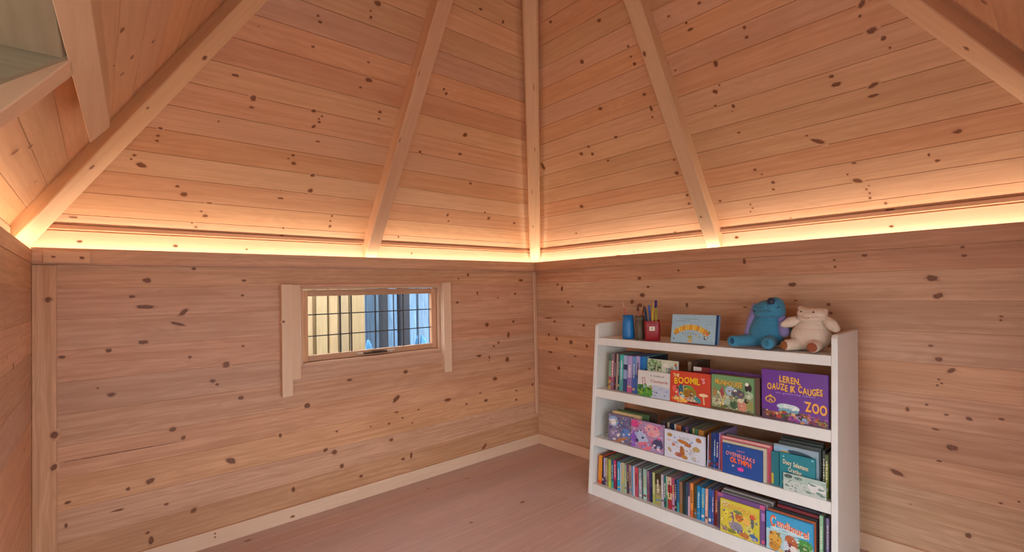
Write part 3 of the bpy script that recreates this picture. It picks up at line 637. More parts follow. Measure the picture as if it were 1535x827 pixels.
def spine_book(label, a0, a1, z0, h, off, depth, segs, lean=0.0, group=None, pages='#8f8a82', side=None):
    """A book standing with its spine towards the room; segs: [(fraction, colour), ...] from the bottom up."""
    z0 += .0006; k = math.tan(math.radians(lean)); x0 = xf(z0) + off; tx = .108
    mb = MB(); pal = [side or segs[0][1]]; cb = .0012
    if a1 - a0 < .006: cb = .0008
    def P(a, x, z): return (x + (z - z0) * tx, -(a - (z - z0) * k), z)
    def hx(m, aa, ab, xa, xb, za, zb, mat): m.hexa([P(*q) for q in ((aa, xa, za), (ab, xa, za), (ab, xb, za), (aa, xb, za), (aa, xa, zb), (ab, xa, zb), (ab, xb, zb), (aa, xb, zb))], mat, bid=5)
    hx(mb, a0, a0 + cb * .5, x0, x0 + depth, z0, z0 + h, 0); hx(mb, a1 - cb * .5, a1, x0, x0 + depth, z0, z0 + h, 0)
    zz = z0; tot = sum(s[0] for s in segs)
    for fr, c in segs:
        if c not in pal: pal.append(c)
        z2 = zz + h * fr / tot; hx(mb, a0, a1, x0 - .0012, x0, zz, z2, pal.index(c)); zz = z2
    rs = random.Random(int(a0 * 1e5)); w = a1 - a0                # the lettering on the spine, as short strokes and a band
    if w > .007 and rs.random() < .7:
        ink = rs.choice(['#e6dfc8', '#f0ead8', '#2a2430', '#d8c05a', '#1f2a3c', '#c9d8e0']); pal.append(ink); q = z0 + h * rs.uniform(.30, .42); e = z0 + h * rs.uniform(.72, .86)
        while q < e:
            s = rs.uniform(.003, .008); hx(mb, a0 + w * .32, a0 + w * rs.uniform(.55, .70), x0 - .0016, x0 - .0011, q, q + s, len(pal) - 1); q += s + rs.uniform(.0012, .004)
        pal.append(rs.choice([segs[0][1], '#c9b070', '#3a3a48', '#d8d4cc', '#8a3040', '#5a90b0'])); q = z0 + h * rs.uniform(.06, .16)
        hx(mb, a0 + w * .12, a1 - w * .12, x0 - .0016, x0 - .0011, q, q + rs.uniform(.006, .012), len(pal) - 1)
    b = empty('book', (x0, -a0, z0), label, 'book', group)
    mb.build('cover', [flat(c, .38) for c in pal], b, (x0, -a0, z0), merge=False)
    pg = MB(); hx(pg, a0 + cb * .55 + .0001, a1 - cb * .55 - .0001, x0 + .001, x0 + depth - .003, z0 + .001, z0 + h - .0012, 0)
    pg.build('pages', flat(pages, .8, .12), b, (x0, -a0, z0))
    return b
ORD = 'first second third fourth fifth sixth seventh eighth ninth tenth eleventh twelfth thirteenth fourteenth fifteenth sixteenth seventeenth eighteenth nineteenth'.split()
TEN = {2: ('twentieth', 'twenty'), 3: ('thirtieth', 'thirty'), 4: ('fortieth', 'forty')}
def ordn(i):
    if i < 20: return ORD[i - 1]
    return TEN[i // 10][0] if i % 10 == 0 else TEN[i // 10][1] + '-' + ORD[i % 10 - 1]

# ---- bottom shelf: the long row of spines
ROWC = [(.772, .795, 'orange', [(.12, '#d8542c'), (.88, '#e0912c')]), (.7955, .804, 'dark navy', [(1, '#23203f')]), (.8045, .815, 'pale lavender', [(.3, '#4a4470'), (.7, '#b3a9cf')]),
 (.8155, .825, 'beige grey', [(1, '#a79b8b')]), (.8255, .834, 'olive', [(1, '#8f8d55')]), (.8345, .850, 'lime green', [(.2, '#c6cf4a'), (.8, '#b4bd5c')]), (.8505, .865, 'teal blue', [(.25, '#3fa894'), (.75, '#2c5f86')]),
 (.866, .880, 'magenta', [(.3, '#8a2a4e'), (.7, '#c23a70')]), (.8803, .886, 'maroon', [(1, '#5a2238')]), (.8865, .904, 'sky blue', [(.5, '#2aa3d4'), (.5, '#3b9ccc')]), (.9043, .909, 'thin white', [(1, '#d8dcdc')]),
 (.911, .930, 'beige and green', [(.4, '#a9b38c'), (.6, '#b9b294')]), (.9305, .939, 'mint', [(.5, '#a6cfb4'), (.5, '#8cb49c')]), (.941, .953, 'plum', [(.5, '#57364c'), (.5, '#7a4a66')]), (.954, .967, 'taupe', [(1, '#ab9587')]),
 (.968, .976, 'light blue', [(.5, '#6f9cc4'), (.5, '#5d94cf')]), (.977, .985, 'white', [(1, '#cfd3de')]), (.9855, 1.004, 'coral red', [(.4, '#b5566a'), (.6, '#c44e5c')]), (1.007, 1.0245, 'pale grey blue', [(.6, '#a2abba'), (.4, '#7d8f92')]),
 (1.025, 1.0303, 'charcoal', [(1, '#3c3b44')]), (1.031, 1.049, 'mint green', [(.4, '#9fcfc4'), (.6, '#8fb9b0')]), (1.051, 1.063, 'dusty pink', [(.6, '#8d5a72'), (.4, '#a2748c')]), (1.064, 1.076, 'indigo', [(.5, '#2b2a55'), (.5, '#44406c')]),
 (1.080, 1.093, 'pale lime', [(.3, '#a5b35e'), (.7, '#b8c284')]), (1.0945, 1.1225, 'brown and cream', [(.3, '#a39d5e'), (.35, '#8f8764'), (.35, '#3f3522')]), (1.124, 1.136, 'lilac white', [(1, '#bdb2c4')]),
 (1.137, 1.148, 'dark teal', [(1, '#1f6a6c')]), (1.1485, 1.156, 'pale green', [(.4, '#6d9c7a'), (.6, '#a6c9a4')]), (1.1565, 1.175, 'red and cream patterned', [(.3, '#a8303e'), (.2, '#d8c088'), (.25, '#b8323e'), (.25, '#d3b3a4')]),
 (1.176, 1.189, 'rose lilac', [(.5, '#b487a6'), (.5, '#a84a68')]), (1.190, 1.198, 'midnight blue', [(1, '#1c2a4c')]), (1.199, 1.211, 'teal and blue', [(.3, '#3d8f96'), (.7, '#2b5f8c')]), (1.212, 1.226, 'tan brown', [(.3, '#8a6236'), (.7, '#8c6a52')]),
 (1.228, 1.241, 'near black green', [(.5, '#1f3a3a'), (.5, '#2a2f30')]), (1.242, 1.251, 'slate blue', [(1, '#33506c')]), (1.2515, 1.260, 'pinkish white', [(.6, '#cba8b4'), (.4, '#5c4a66')]), (1.262, 1.275, 'bright orange', [(.2, '#c9622c'), (.8, '#df8f45')]),
 (1.278, 1.290, 'dark olive', [(.3, '#7a5a34'), (.7, '#4c4a2c')]), (1.291, 1.307, 'bright blue', [(1, '#1582bb')]), (1.310, 1.325, 'pale blue', [(.5, '#3590c4'), (.5, '#4ea3d2')]), (1.327, 1.339, 'peach pink', [(1, '#d6a493')]),
 (1.341, 1.354, 'royal blue', [(1, '#2a5ea6')]), (1.3545, 1.364, 'violet blue', [(1, '#4a56a4')]), (1.3645, 1.3685, 'thin dark red', [(1, '#6e1f28')]), (1.369, 1.3805, 'orange brown', [(.35, '#7a2a24'), (.65, '#b5603c')])]
rg = random.Random(11)
for i, (a0, a1, cn, segs) in enumerate(ROWC):
    lean = 0 if i == 0 else (3.2 if i < 28 else max(0.2, 3.2 - (i - 27) * .2))
    sh = 0 if i == 0 else .0035 * lean / 3.2
    h = [.134, .128, .127, .13, .129, .128, .130, .131, .128, .130, .127][i] if i < 11 else .131 + rg.uniform(-.005, .004) + (.004 if i > 33 else 0)
    art = 'an' if cn[0] in 'aeiou' else 'a'
    spine_book('%s book spine, %s from the left end of the bottom shelf' % (cn, ordn(i + 1)), a0 + sh + .0004 + (.006 if i == 1 else 0) * 0, a1 + sh - .0004, .0515, h, .030, .135 + rg.uniform(-.02, .02), segs, lean, 'book spines in the long row on the bottom shelf', pages=rg.choice(['#8f8a82', '#a09a90', '#77736d']))

# ---- second shelf: spines at the left end
ROWA = [(.805, .817, 'mint green and yellow', [(.25, '#c9a84a'), (.1, '#a83b4c'), (.45, '#8fc9a4'), (.2, '#3f6f66')]), (.8175, .837, 'mauve', [(.8, '#9a6078'), (.2, '#7d6f74')]), (.8378, .849, 'dark maroon', [(1, '#4a1f30')]), (.8498, .861, 'beige', [(1, '#a59488')]),
 (.8615, .870, 'dark teal', [(1, '#173f46')]), (.8705, .892, 'turquoise', [(.4, '#4fa39e'), (.6, '#45b3b0')]), (.8928, .9145, 'navy and pale blue patterned', [(.35, '#2f4a7c'), (.25, '#8fa8d0'), (.15, '#2a3a64'), (.25, '#9fb2d8')]), (.916, .9435, 'lilac', [(.15, '#c25c98'), (.25, '#8f78b8'), (.6, '#a99ad0')]),
 (.9448, .9638, 'cornflower blue', [(.5, '#3f66b8'), (.5, '#5f93cf')]), (.9642, .986, 'lilac and blue', [(.5, '#4a7cc8'), (.5, '#a39fd0')]), (.987, 1.0162, 'bright blue', [(1, '#2a86c8')]), (1.017, 1.024, 'pale aqua', [(1, '#6fb8bc')]), (1.0244, 1.035, 'black navy', [(1, '#182c3c')])]
for i, (a0, a1, cn, segs) in enumerate(ROWA):
    spine_book('%s book spine, %s from the left end of the upper shelf' % (cn, ordn(i + 1)), a0 + .0003, a1 - .0003, .5135, .175 + rg.uniform(-.003, .003), .040 + (.014 if i >= 10 else 0), .15, segs, .6, 'book spines at the left end of the upper shelf')
spine_book('dark brown book spine behind the red book on the upper shelf', 1.2145, 1.240, .5135, .166, .10, .12, [(1, '#4a3226')])
spine_book('tan book spine beside the dark brown one on the upper shelf', 1.197, 1.2125, .5135, .164, .10, .12, [(1, '#9c846a')])

# ---- second shelf: covers
def art_tree(f):
    f.poly([(0, 0), (1, 0), (1, .42), (.6, .5), (.0, .35)], '#b9c6d8')
    f.ell(.22, .16, .26, .20, '#3f8a3c', 0, 20, .15, 3); f.ell(.10, .30, .12, .16, '#2f6f3a', 0, 16, .15, 4); f.ell(.33, .20, .12, .22, '#4f9a3a', 0, 16, .2, 6)
    f.ell(.20, .36, .03, .05, '#7fb0c8'); f.line(.14, .72, .16, .48, .003, '#b0525c'); f.line(.22, .72, .24, .48, .003, '#b0525c'); f.line(.14, .72, .22, .72, .003, '#b0525c'); f.ell(.42, .36, .05, .05, '#a8983c')
    f.text('E. DONALD', .62, .84, .42, .06, '#6a6f78'); f.text('Cimmerle', .68, .64, .52, .11, '#b07878')
    for x, y in ((.72, .36), (.60, .22), (.85, .14), (.90, .30), (.55, .10)): f.ell(x, y, .03, .02, '#5a7fb8', .4)
    f.line(.46, .26, .62, .18, .002, '#4a5a78'); f.busy(40, .02, .42, .03, .46, ['#2f7a34', '#4f9a44', '#6fae4a', '#2a5f38', '#8fae3c'], 5, .045); f.busy(14, .5, .97, .06, .42, ['#6f90c0', '#8fa8cc', '#a9b8d0'], 6, .02)
front_book('white landscape picture book with a green bush on its cover', .996, 1.1625, .5135, .632, .012, .012, '#d7d9d6', art_tree, '#9fa39f')
def art_forest(f):
    f.poly([(0, .52), (1, .52), (1, 1), (0, 1)], '#c9d3bd')
    f.poly([(0, .70), (.50, .68), (.46, .98), (.30, .93), (.18, .99), (0, .95)], '#a9bf9c'); f.busy(46, .02, .46, .70, .97, ['#5f8f5c', '#7aa870', '#4a7a50', '#8fb488', '#3f4a38'], 4, .06); f.line(.25, .70, .25, .80, .006, '#4a4a3a'); f.line(.34, .70, .36, .79, .005, '#4a4a3a')
    f.ell(.62, .86, .09, .05, '#e2e0da'); f.ell(.74, .77, .13, .04, '#7f9490'); f.ell(.78, .70, .05, .08, '#6a7f78'); f.ell(.94, .9, .04, .05, '#b5603c'); f.ell(.96, .84, .02, .05, '#4a7fb0'); f.line(0, .66, .7, .62, .003, '#c07878'); f.busy(14, .55, .95, .70, .85, ['#7f9490', '#8fa8a0', '#c9cfc4', '#5f6f68'], 8, .04)
front_book('pale green picture book with woodland drawing, standing behind the white bush book', 1.038, 1.189, .5135, .687, .0275, .010, '#d3d6cc', art_forest, tilt=4.5)
def art_red(f):
    f.text('THE', .16, .86, .16, .10, '#f0e0a0'); f.text('BOOMIL', .44, .70, .66, .20, '#f2c22a', .04, .03, shadow='#7a1f18'); f.text("'S", .83, .78, .10, .16, '#e6b0b8')
    f.ell(.16, .40, .09, .14, '#e0605a', .5); f.ell(.42, .34, .20, .24, '#a9c9cc'); f.ell(.28, .42, .06, .18, '#2f5f78'); f.ell(.50, .34, .17, .20, '#8f8a2c'); f.ell(.50, .30, .13, .15, '#9a6a2a'); f.ell(.46, .53, .12, .05, '#5fa04a')
    f.ell(.58, .14, .18, .10, '#b8a8a0'); f.ell(.18, .12, .14, .06, '#d89a3c'); f.ell(.36, .08, .10, .05, '#e8b04a'); f.ell(.84, .34, .11, .05, '#e8c9a0'); f.line(.84, .30, .86, .06, .006, '#d8b890'); f.ell(.70, .18, .06, .12, '#3f8a8c', .6)
    f.busy(46, .10, .70, .08, .52, ['#e8e2c0', '#3f6a78', '#7aa040', '#c98a3a', '#d8d8d0', '#5a3a2a', '#e0b050', '#8fc0c0'], 7, .035); f.busy(20, .05, .6, .03, .2, ['#e8a84a', '#d8703a', '#f0d080'], 3, .04)
    f.poly([(.46, .04), (.72, .04), (.72, .09), (.46, .09)], '#7a1f2a')
front_book('red picture book with big yellow title on the upper shelf', 1.1645, 1.348, .5135, .650, .010, .012, '#c8452f', art_red, '#7a2a22', tilt=5)
def art_green(f):
    f.poly([(0, 0), (1, 0), (1, .5), (0, .55)], '#8a9a72'); f.text('MUNHOUISE', .42, .80, .66, .15, '#d8b04a', -.01, -.02, shadow='#6a5a2a')
    f.ell(.46, .58, .12, .13, '#9fb8cc'); f.ell(.64, .52, .16, .13, '#5f5866', -.2); f.ell(.58, .60, .04, .03, '#f0f0ea'); f.ell(.88, .72, .08, .12, '#2f2a2c'); f.ell(.85, .82, .04, .05, '#e8e6e0'); f.ell(.90, .52, .08, .12, '#a8c0a0', 0, 14, .15, 2)
    for x, y, rx, ry, c in ((.12, .24, .10, .13, '#b9bd98'), (.26, .45, .05, .22, '#9c4a4a'), (.36, .30, .10, .16, '#a4b8a0'), (.55, .20, .10, .12, '#3f5f42'), (.74, .18, .11, .16, '#c98a72'), (.70, .34, .07, .06, '#d3cfb0'), (.92, .22, .08, .14, '#8f9452'), (.08, .50, .05, .13, '#a8824a'), (.30, .12, .10, .06, '#5a6a3a'), (.84, .36, .05, .07, '#2c3a2c')): f.ell(x, y, rx, ry, c, 0, 14, .12, int(x * 77))
    f.busy(90, .03, .97, .05, .62, ['#cfd0b0', '#3a4a34', '#8aa07a', '#b0785a', '#6a5a48', '#dfe0d0', '#4f6a52', '#a9885a', '#8f8a94'], 12, .035); f.line(.20, .5, .30, .15, .006, '#cfc9a0'); f.line(.34, .45, .22, .1, .004, '#d8b04a'); f.poly([(0, 0), (1, 0), (1, .05), (0, .07)], '#5a4a30')
front_book('green picture book with jungle animals on its cover', 1.352, 1.520, .5135, .654, .014, .011, '#6f9a68', art_green, '#3f4a34', tilt=4)
front_book('brown edged book directly behind the green jungle book', 1.360, 1.5385, .5135, .657, .027, .014, '#6a4a3c', None, '#4a3a30', tilt=4, pages='#8a7866')
front_book('purple edged book behind the brown edged one on the upper shelf', 1.33, 1.536, .5135, .668, .0435, .010, '#5a2f6a', None, tilt=4, pages='#b0a0b8')
front_book('red and white book farthest back behind the green jungle book', 1.247, 1.322, .5135, .668, .060, .012, '#8a2f36', lambda f: (f.poly([(0, .88), (.5, .9), (.5, 1), (0, 1)], '#d8d3cc'),), tilt=4)
def art_zoo(f):
    f.poly([(0, 0), (1, 0), (1, .10), (.55, .22), (.2, .16), (0, .20)], '#5a3a52')
    f.text('LEREN.', .45, .83, .33, .13, '#e8b43c', 0, -.015, shadow='#7a3f5a'); f.text('OAUZE IK CAUGES', .51, .665, .84, .13, '#e8b43c', 0, -.02, wav=lambda m: .015 * math.sin(m * 9), shadow='#7a3f5a')
    f.text('the goldlorring marach', .52, .555, .6, .035, '#9a7ac8'); f.text('the', .69, .445, .08, .035, '#c8a8d8'); f.text('ZOO', .83, .345, .32, .19, '#f0ae38', 0, -.02, shadow='#7a3f5a')
    f.ell(.14, .40, .085, .07, '#d8a43a'); f.ell(.14, .395, .065, .05, '#5f2f80'); f.poly([(.10, .36), (.14, .43), (.185, .36)], '#d8a43a'); f.poly([(.125, .365), (.14, .40), (.16, .365)], '#5f2f80'); f.poly([(.10, .46), (.14, .50), (.18, .46)], '#d8a43a')
    f.ell(.38, .29, .14, .06, '#bfd8dc'); f.ell(.46, .27, .13, .07, '#cfe0de'); f.ell(.42, .21, .16, .05, '#6fa3b8'); f.ell(.35, .13, .07, .08, '#3f5a34'); f.ell(.52, .08, .12, .07, '#8a3f98'); f.ell(.64, .08, .10, .05, '#8fa8d0', -.4)
    for x, y, r, c in ((.10, .10, .05, '#8a5a3c'), (.20, .13, .05, '#a86a3a'), (.27, .08, .05, '#b03f34'), (.66, .17, .05, '#8a5a3a'), (.76, .13, .06, '#d09a6a'), (.84, .11, .05, '#b0783c'), (.92, .06, .06, '#8a7a3a'), (.78, .05, .06, '#7a2f4a'), (.16, .05, .05, '#5a2f2a')): f.ell(x, y, r, r * .8, c, 0, 12, .2, int(x * 50))
    f.busy(110, .04, .97, .02, .19, ['#8a5a3c', '#c98a4a', '#4a2a44', '#7a8a3a', '#b03f34', '#d8b080', '#5f3a70', '#3a2a30', '#a85a8a'], 13, .03); f.busy(18, .28, .52, .24, .33, ['#dfeeee', '#a9ccd8', '#f0f4f0'], 9, .03)
front_book('large purple picture book with yellow ZOO lettering', 1.552, 1.772, .5135, .698, .012, .014, '#673494', art_zoo, '#3f2060', tilt=3)

# ---- third shelf
def swirl(pal, seed, big):
    def art(f):
        rg = random.Random(seed)
        for x, y, rx, ry, c in big: f.ell(x, y, rx, ry, c, rg.uniform(-.5, .5), 18, .12, int(x * 91))
        f.busy(70, .03, .97, .04, .96, pal, seed + 3, .045)
        for k in range(14):
            f.ell(rg.uniform(.07, .93), rg.uniform(.08, .92), rg.uniform(.02, .06), rg.uniform(.02, .07), rg.choice(pal), rg.uniform(0, 3), 12, .2, k)
    return art
front_book('blue and violet patterned picture book at the left end of the middle shelf', .829, .968, .2755, .404, .022, .012, '#77708f', swirl(['#d8d6e0', '#5a4a86', '#b8b0d0', '#c9b878', '#3f4a66', '#4a6ab0', '#e8e6ee'], 5, [(.22, .72, .2, .2, '#8fb0d8'), (.22, .70, .12, .12, '#dfe4ec'), (.7, .74, .26, .16, '#6a6a92'), (.25, .3, .2, .2, '#8a80a8'), (.75, .35, .2, .22, '#5f86c8'), (.5, .08, .4, .06, '#b07850')]), '#6a4a34', tilt=4)
front_book('pink and lilac patterned picture book beside the blue and violet one', .9705, 1.1415, .2755, .404, .010, .011, '#a78ab0', swirl(['#e8d0dc', '#d05a8c', '#7a5aa8', '#c9b0d8', '#3a3a5c', '#e07a8c', '#9fb0d8'], 9, [(.12, .86, .14, .14, '#d0488c'), (.1, .3, .12, .3, '#8a5ac0'), (.66, .72, .24, .2, '#e0a0a8'), (.36, .4, .16, .28, '#b0c0e0'), (.82, .3, .16, .2, '#4a4a70'), (.45, .14, .2, .14, '#d8788c')]), '#2a3058', tilt=4)
front_book('cream edged book first behind the blue and violet patterned one', .842, 1.000, .2755, .414, .037, .016, '#d0b88a', None, tilt=4, pages='#e0c89c')
front_book('green edged book second behind the blue and violet patterned one', .856, 1.030, .2755, .420, .055, .014, '#4a6a44', None, tilt=4, pages='#8a9478')
front_book('dark brown book farthest back behind the blue and violet patterned one', .886, 1.062, .2755, .430, .071, .012, '#3a3028', None, tilt=4, pages='#6a6258')
def art_deer(f):
    for x, y, rx, ry, c, r in ((.14, .82, .07, .07, '#a88a4a', 0), (.86, .84, .065, .085, '#b0713c', .3), (.48, .66, .15, .07, '#b87838', -.25), (.60, .58, .08, .06, '#b06a3c', 0), (.80, .50, .09, .09, '#b8a060', .2), (.24, .50, .045, .06, '#c07a5a', 0), (.12, .62, .05, .03, '#c9b8a8', 0), (.46, .30, .06, .22, '#a86a30', .1), (.38, .18, .11, .08, '#b05a4a', 0), (.52, .13, .08, .07, '#b8863c', 0), (.14, .28, .04, .09, '#b89a6a', .4), (.68, .28, .05, .10, '#c3c9d0', 0), (.74, .16, .06, .08, '#b8c0c8', 0)): f.ell(x, y, rx, ry, c, r, 16, .08, int(x * 60))
    for k in range(9): f.line(.40 + k * .03, .76, .38 + k * .035, .86 - (k % 3) * .03, .0016, '#6a6a6a')
    f.busy(40, .22, .84, .08, .62, ['#b07838', '#d8a860', '#8a949c', '#5f6a78', '#c9a078', '#e8e8ec'], 18, .022)
    rg = random.Random(2)
    for k in range(26): x, y = rg.uniform(.2, .85), rg.uniform(.08, .6); f.line(x, y, x + rg.uniform(-.03, .03), y + rg.uniform(.03, .07), .0016, rg.choice(['#5f6a78', '#3f4a58', '#8a8f98']))
    for x, y in ((.27, .76), (.70, .72), (.30, .60), (.66, .66)): f.ell(x, y, .025, .025, '#5f7fb8', 0, 8, .3, 1)
front_book('white picture book with ochre brown autumn animals on its cover', 1.146, 1.3305, .2755, .394, .010, .010, '#cfd6e4', art_deer, '#1f2f5a', tilt=3)
TOPS = [(1.098, 1.109, '#4a443c'), (1.1105, 1.1195, '#5a5248'), (1.120, 1.130, '#3a3a3a'), (1.131, 1.142, '#b8a890'), (1.143, 1.154, '#2a2f44'), (1.1545, 1.165, '#1f3350'), (1.166, 1.1745, '#c8c4c0'), (1.176, 1.199, '#b5693c'), (1.203, 1.215, '#243044'), (1.217, 1.2345, '#6a4f74'), (1.239, 1.251, '#2a4a3c'), (1.252, 1.262, '#b0a468'), (1.263, 1.277, '#3f7a5c'), (1.279, 1.303, '#b8803c')]
TN = ['dark brown', 'taupe', 'charcoal', 'cream', 'dark navy', 'navy', 'white', 'rust orange', 'blue black', 'plum', 'dark green', 'straw yellow', 'mid green', 'ochre']
for i, ((a0, a1, c), cn) in enumerate(zip(TOPS, TN)):
    spine_book('%s book spine, %s from the left in the row behind the autumn animals book' % (cn, ordn(i + 1)), a0 + .0003, a1 - .0003, .2755, .132 - .0003 * i, .055, .15, [(1, c)], 1.0, 'book spines behind the autumn animals book')
ROWB = [(1.3335, 1.3385, 'thin lilac white', [(1, '#b9b4cc')]), (1.339, 1.348, 'reddish brown', [(.5, '#8a3a30'), (.5, '#6a3a2c')]), (1.3485, 1.359, 'navy', [(1, '#1c3a70')]), (1.3595, 1.369, 'mid blue', [(.6, '#2a5fa0'), (.4, '#1c3f80')]), (1.3695, 1.381, 'deep blue', [(1, '#16307c')]), (1.3815, 1.387, 'lilac', [(1, '#a08ab8')])]
for i, (a0, a1, cn, segs) in enumerate(ROWB):
    spine_book('%s book spine, %s between the autumn animals book and the deep blue book' % (cn, ordn(i + 1)), a0, a1 - .0004, .2755, .133 + .002 * i - (.008 if i < 1 else 0), .026, .15, segs, 0, 'book spines beside the deep blue book')
def art_blue(f):
    f.text('FIRST', .48, .83, .2, .05, '#c87a8a'); f.text('OVENBLEAKS', .46, .655, .74, .13, '#d8888c', .02, -.04, shadow='#1a2a6a'); f.text('OLYMPH', .47, .475, .54, .17, '#f0703c', .02, -.03, shadow='#a02f4a'); f.text('BY', .29, .30, .07, .06, '#e8c8b8')
    f.ell(.47, .24, .09, .07, '#c83a9c', 0, 16, .15, 3); f.text('Anik', .48, .235, .12, .06, '#e86ac0'); f.poly([(.13, .90), (.16, .94), (.19, .90)], '#5f9ad8')
    f.ell(.5, .06, .40, .025, '#1f56a8')
front_book('deep blue picture book with orange and pink title', 1.4055, 1.5575, .2755, .391, .008, .008, '#1b4b98', art_blue, '#123a80', tilt=4)
front_book('cream edged book standing just behind the deep blue book', 1.4015, 1.568, .2755, .400, .0175, .009, '#c9bfa8', None, '#b0708a', tilt=4, pages='#d6c9b0')
front_book('pink picture book second behind the deep blue book', 1.3885, 1.5835, .2755, .413, .0285, .008, '#c4566a', lambda f: f.poly([(.03, .93), (.97, .93), (.97, .985), (.03, .985)], '#d8a8a0'), '#c4465a', tilt=4, pages='#8a6a70')
front_book('grey stack-edged book farthest back behind the deep blue book', 1.405, 1.60, .2755, .418, .043, .016, '#6f675f', None, tilt=4, pages='#8a8478')
def art_teal(f):
    f.text('Duoy Salamann', .46, .73, .72, .13, '#d8d3b0', 0, -.035, shadow='#0f5a66'); f.text('Cratilur.', .46, .54, .42, .12, '#d8d3b0', 0, -.03, shadow='#0f5a66'); f.ell(.18, .16, .12, .06, '#7fc0b0'); f.ell(.17, .13, .10, .04, '#2f9a8a'); f.ell(.11, .9, .03, .02, '#7fc8d0'); f.ell(.93, .94, .03, .02, '#8fd0d8')
front_book('teal picture book with cream title at the right of the middle shelf', 1.6155, 1.7305, .2755, .402, .0155, .010, '#16808f', art_teal, '#1f6a58', tilt=4)
front_book('dark spined book peeping out left of the teal book', 1.5865, 1.6125, .2755, .399, .0155, .010, '#176f7c', lambda f: f.poly([(.0, .04), (.3, .04), (.3, .35), (.0, .35)], '#b8a83c'), '#2a2f30', tilt=4)
def art_map(f):
    f.poly([(0, .6), (1, .6), (1, 1), (.0, 1)], '#a9c3ba'); f.ell(.12, .84, .10, .12, '#4a5a58', -.3); f.ell(.36, .82, .10, .08, '#5f7a74', -.2); f.ell(.8, .5, .2, .3, '#d9dfdc', 0, 16, .2, 4)
    for x, y in ((.88, .5), (.84, .28), (.92, .18), (.7, .66), (.1, .3), (.6, .2)): f.ell(x, y, .07, .06, '#6f8f88', -.3, 12, .2, 2)
    f.busy(40, .05, .97, .06, .92, ['#8fa8a0', '#5a706a', '#d8dedb', '#a0b8b0', '#3f504c'], 20, .04)
front_book('pale green and white leaflet leaning against the teal book', 1.632, 1.767, .2755, .337, .004, .004, '#bfccc6', art_map, tilt=3)
def art_sky(f):
    f.poly([(0, .80), (.35, .82), (.35, .94), (0, .94)], '#8fb8d8'); f.ell(.25, .84, .1, .04, '#d8b878'); f.ell(.6, .86, .28, .06, '#2f4a5c', -.1); f.ell(.75, .80, .16, .05, '#1f333f')
front_book('pale blue picture book standing behind the teal book', 1.590, 1.7365, .2755, .424, .031, .010, '#8fa8b8', art_sky, tilt=4, pages='#b8bcc0')
for i, (a0, a1, h, off, th, c, lab) in enumerate(((1.603, 1.742, .436, .0435, .010, '#3a4444', 'dark grey book second behind the teal book'), (1.606, 1.744, .444, .056, .010, '#26332e', 'black green book third behind the teal book'), (1.606, 1.744, .449, .069, .012, '#1c2420', 'black book farthest back behind the teal book'))):
    front_book(lab, a0, a1, .2755, h, off, th, c, None, tilt=3.5, pages='#6a6f6c')
spine_book('olive green book spine at the right end of the middle shelf', 1.757, 1.767, .2755, .146, .028, .15, [(.8, '#8a9a3c'), (.2, '#5a6a34')])
spine_book('dark book spine beside the olive one on the middle shelf', 1.748, 1.756, .2755, .156, .032, .15, [(1, '#2a3330')])
spine_book('thin black book spine in the right corner of the middle shelf', 1.769, 1.777, .2755, .158, .034, .15, [(1, '#22282a')])

# ---- bottom shelf: covers
def art_yellow(f):
    f.ell(.15, .86, .12, .10, '#cfcf9a'); f.text('GOREARDELAND', .5, .80, .90, .14, '#e0bc4a', .05, -.03, wav=lambda m: .02 * math.sin(m * 14), shadow='#b07a4a')
    for x, y, rx, ry, c in ((.16, .60, .06, .08, '#e8d83c'), (.32, .52, .05, .18, '#8a6a78'), (.50, .58, .10, .12, '#c06a34'), (.46, .72, .12, .05, '#6f8a5a'), (.68, .52, .10, .12, '#e8b85a'), (.84, .70, .07, .08, '#d0583a'), (.84, .52, .04, .14, '#5a6a6a'), (.22, .42, .12, .12, '#d8c83a'), (.42, .26, .18, .14, '#8f8a9c'), (.55, .16, .12, .08, '#5f6a98'), (.12, .12, .08, .08, '#a88a78'), (.64, .10, .12, .08, '#c0763a'), (.86, .12, .12, .09, '#3f70a8'), (.30, .10, .12, .06, '#7a8a3c'), (.75, .30, .10, .12, '#d8d06a'), (.92, .34, .06, .12, '#c9c93a')): f.ell(x, y, rx, ry, c, 0, 14, .18, int(x * 83))
    f.busy(110, .04, .97, .04, .68, ['#8a6a78', '#e8dc5a', '#c0703a', '#6a7a90', '#f0e8a8', '#4a5a50', '#d8a048', '#b0b0c0', '#7a9a4a', '#d0584a'], 14, .032)
    f.text('LAND', .86, .09, .16, .06, '#d8dce8')
front_book('yellow picture book with busy cartoon street on its cover', 1.402, 1.5485, .0515, .178, .007, .008, '#d3c545', art_yellow, '#b8a83a', tilt=4)
front_book('purple picture book standing right behind the yellow one', 1.386, 1.5665, .0515, .194, .0165, .010, '#71508c', lambda f: (f.poly([(0, .9), (.12, .9), (.12, 1), (0, 1)], '#a85a88'), f.poly([(0, .05), (.07, .05), (.07, .75), (0, .75)], '#4a4458'), f.poly([(.93, .6), (1, .6), (1, .8), (.93, .8)], '#a87ac0'), f.poly([(.9, .88), (1, .88), (1, 1), (.9, 1)], '#c05a88'), f.ell(.96, .06, .03, .05, '#d85a78')), '#5a3a5c', tilt=4)
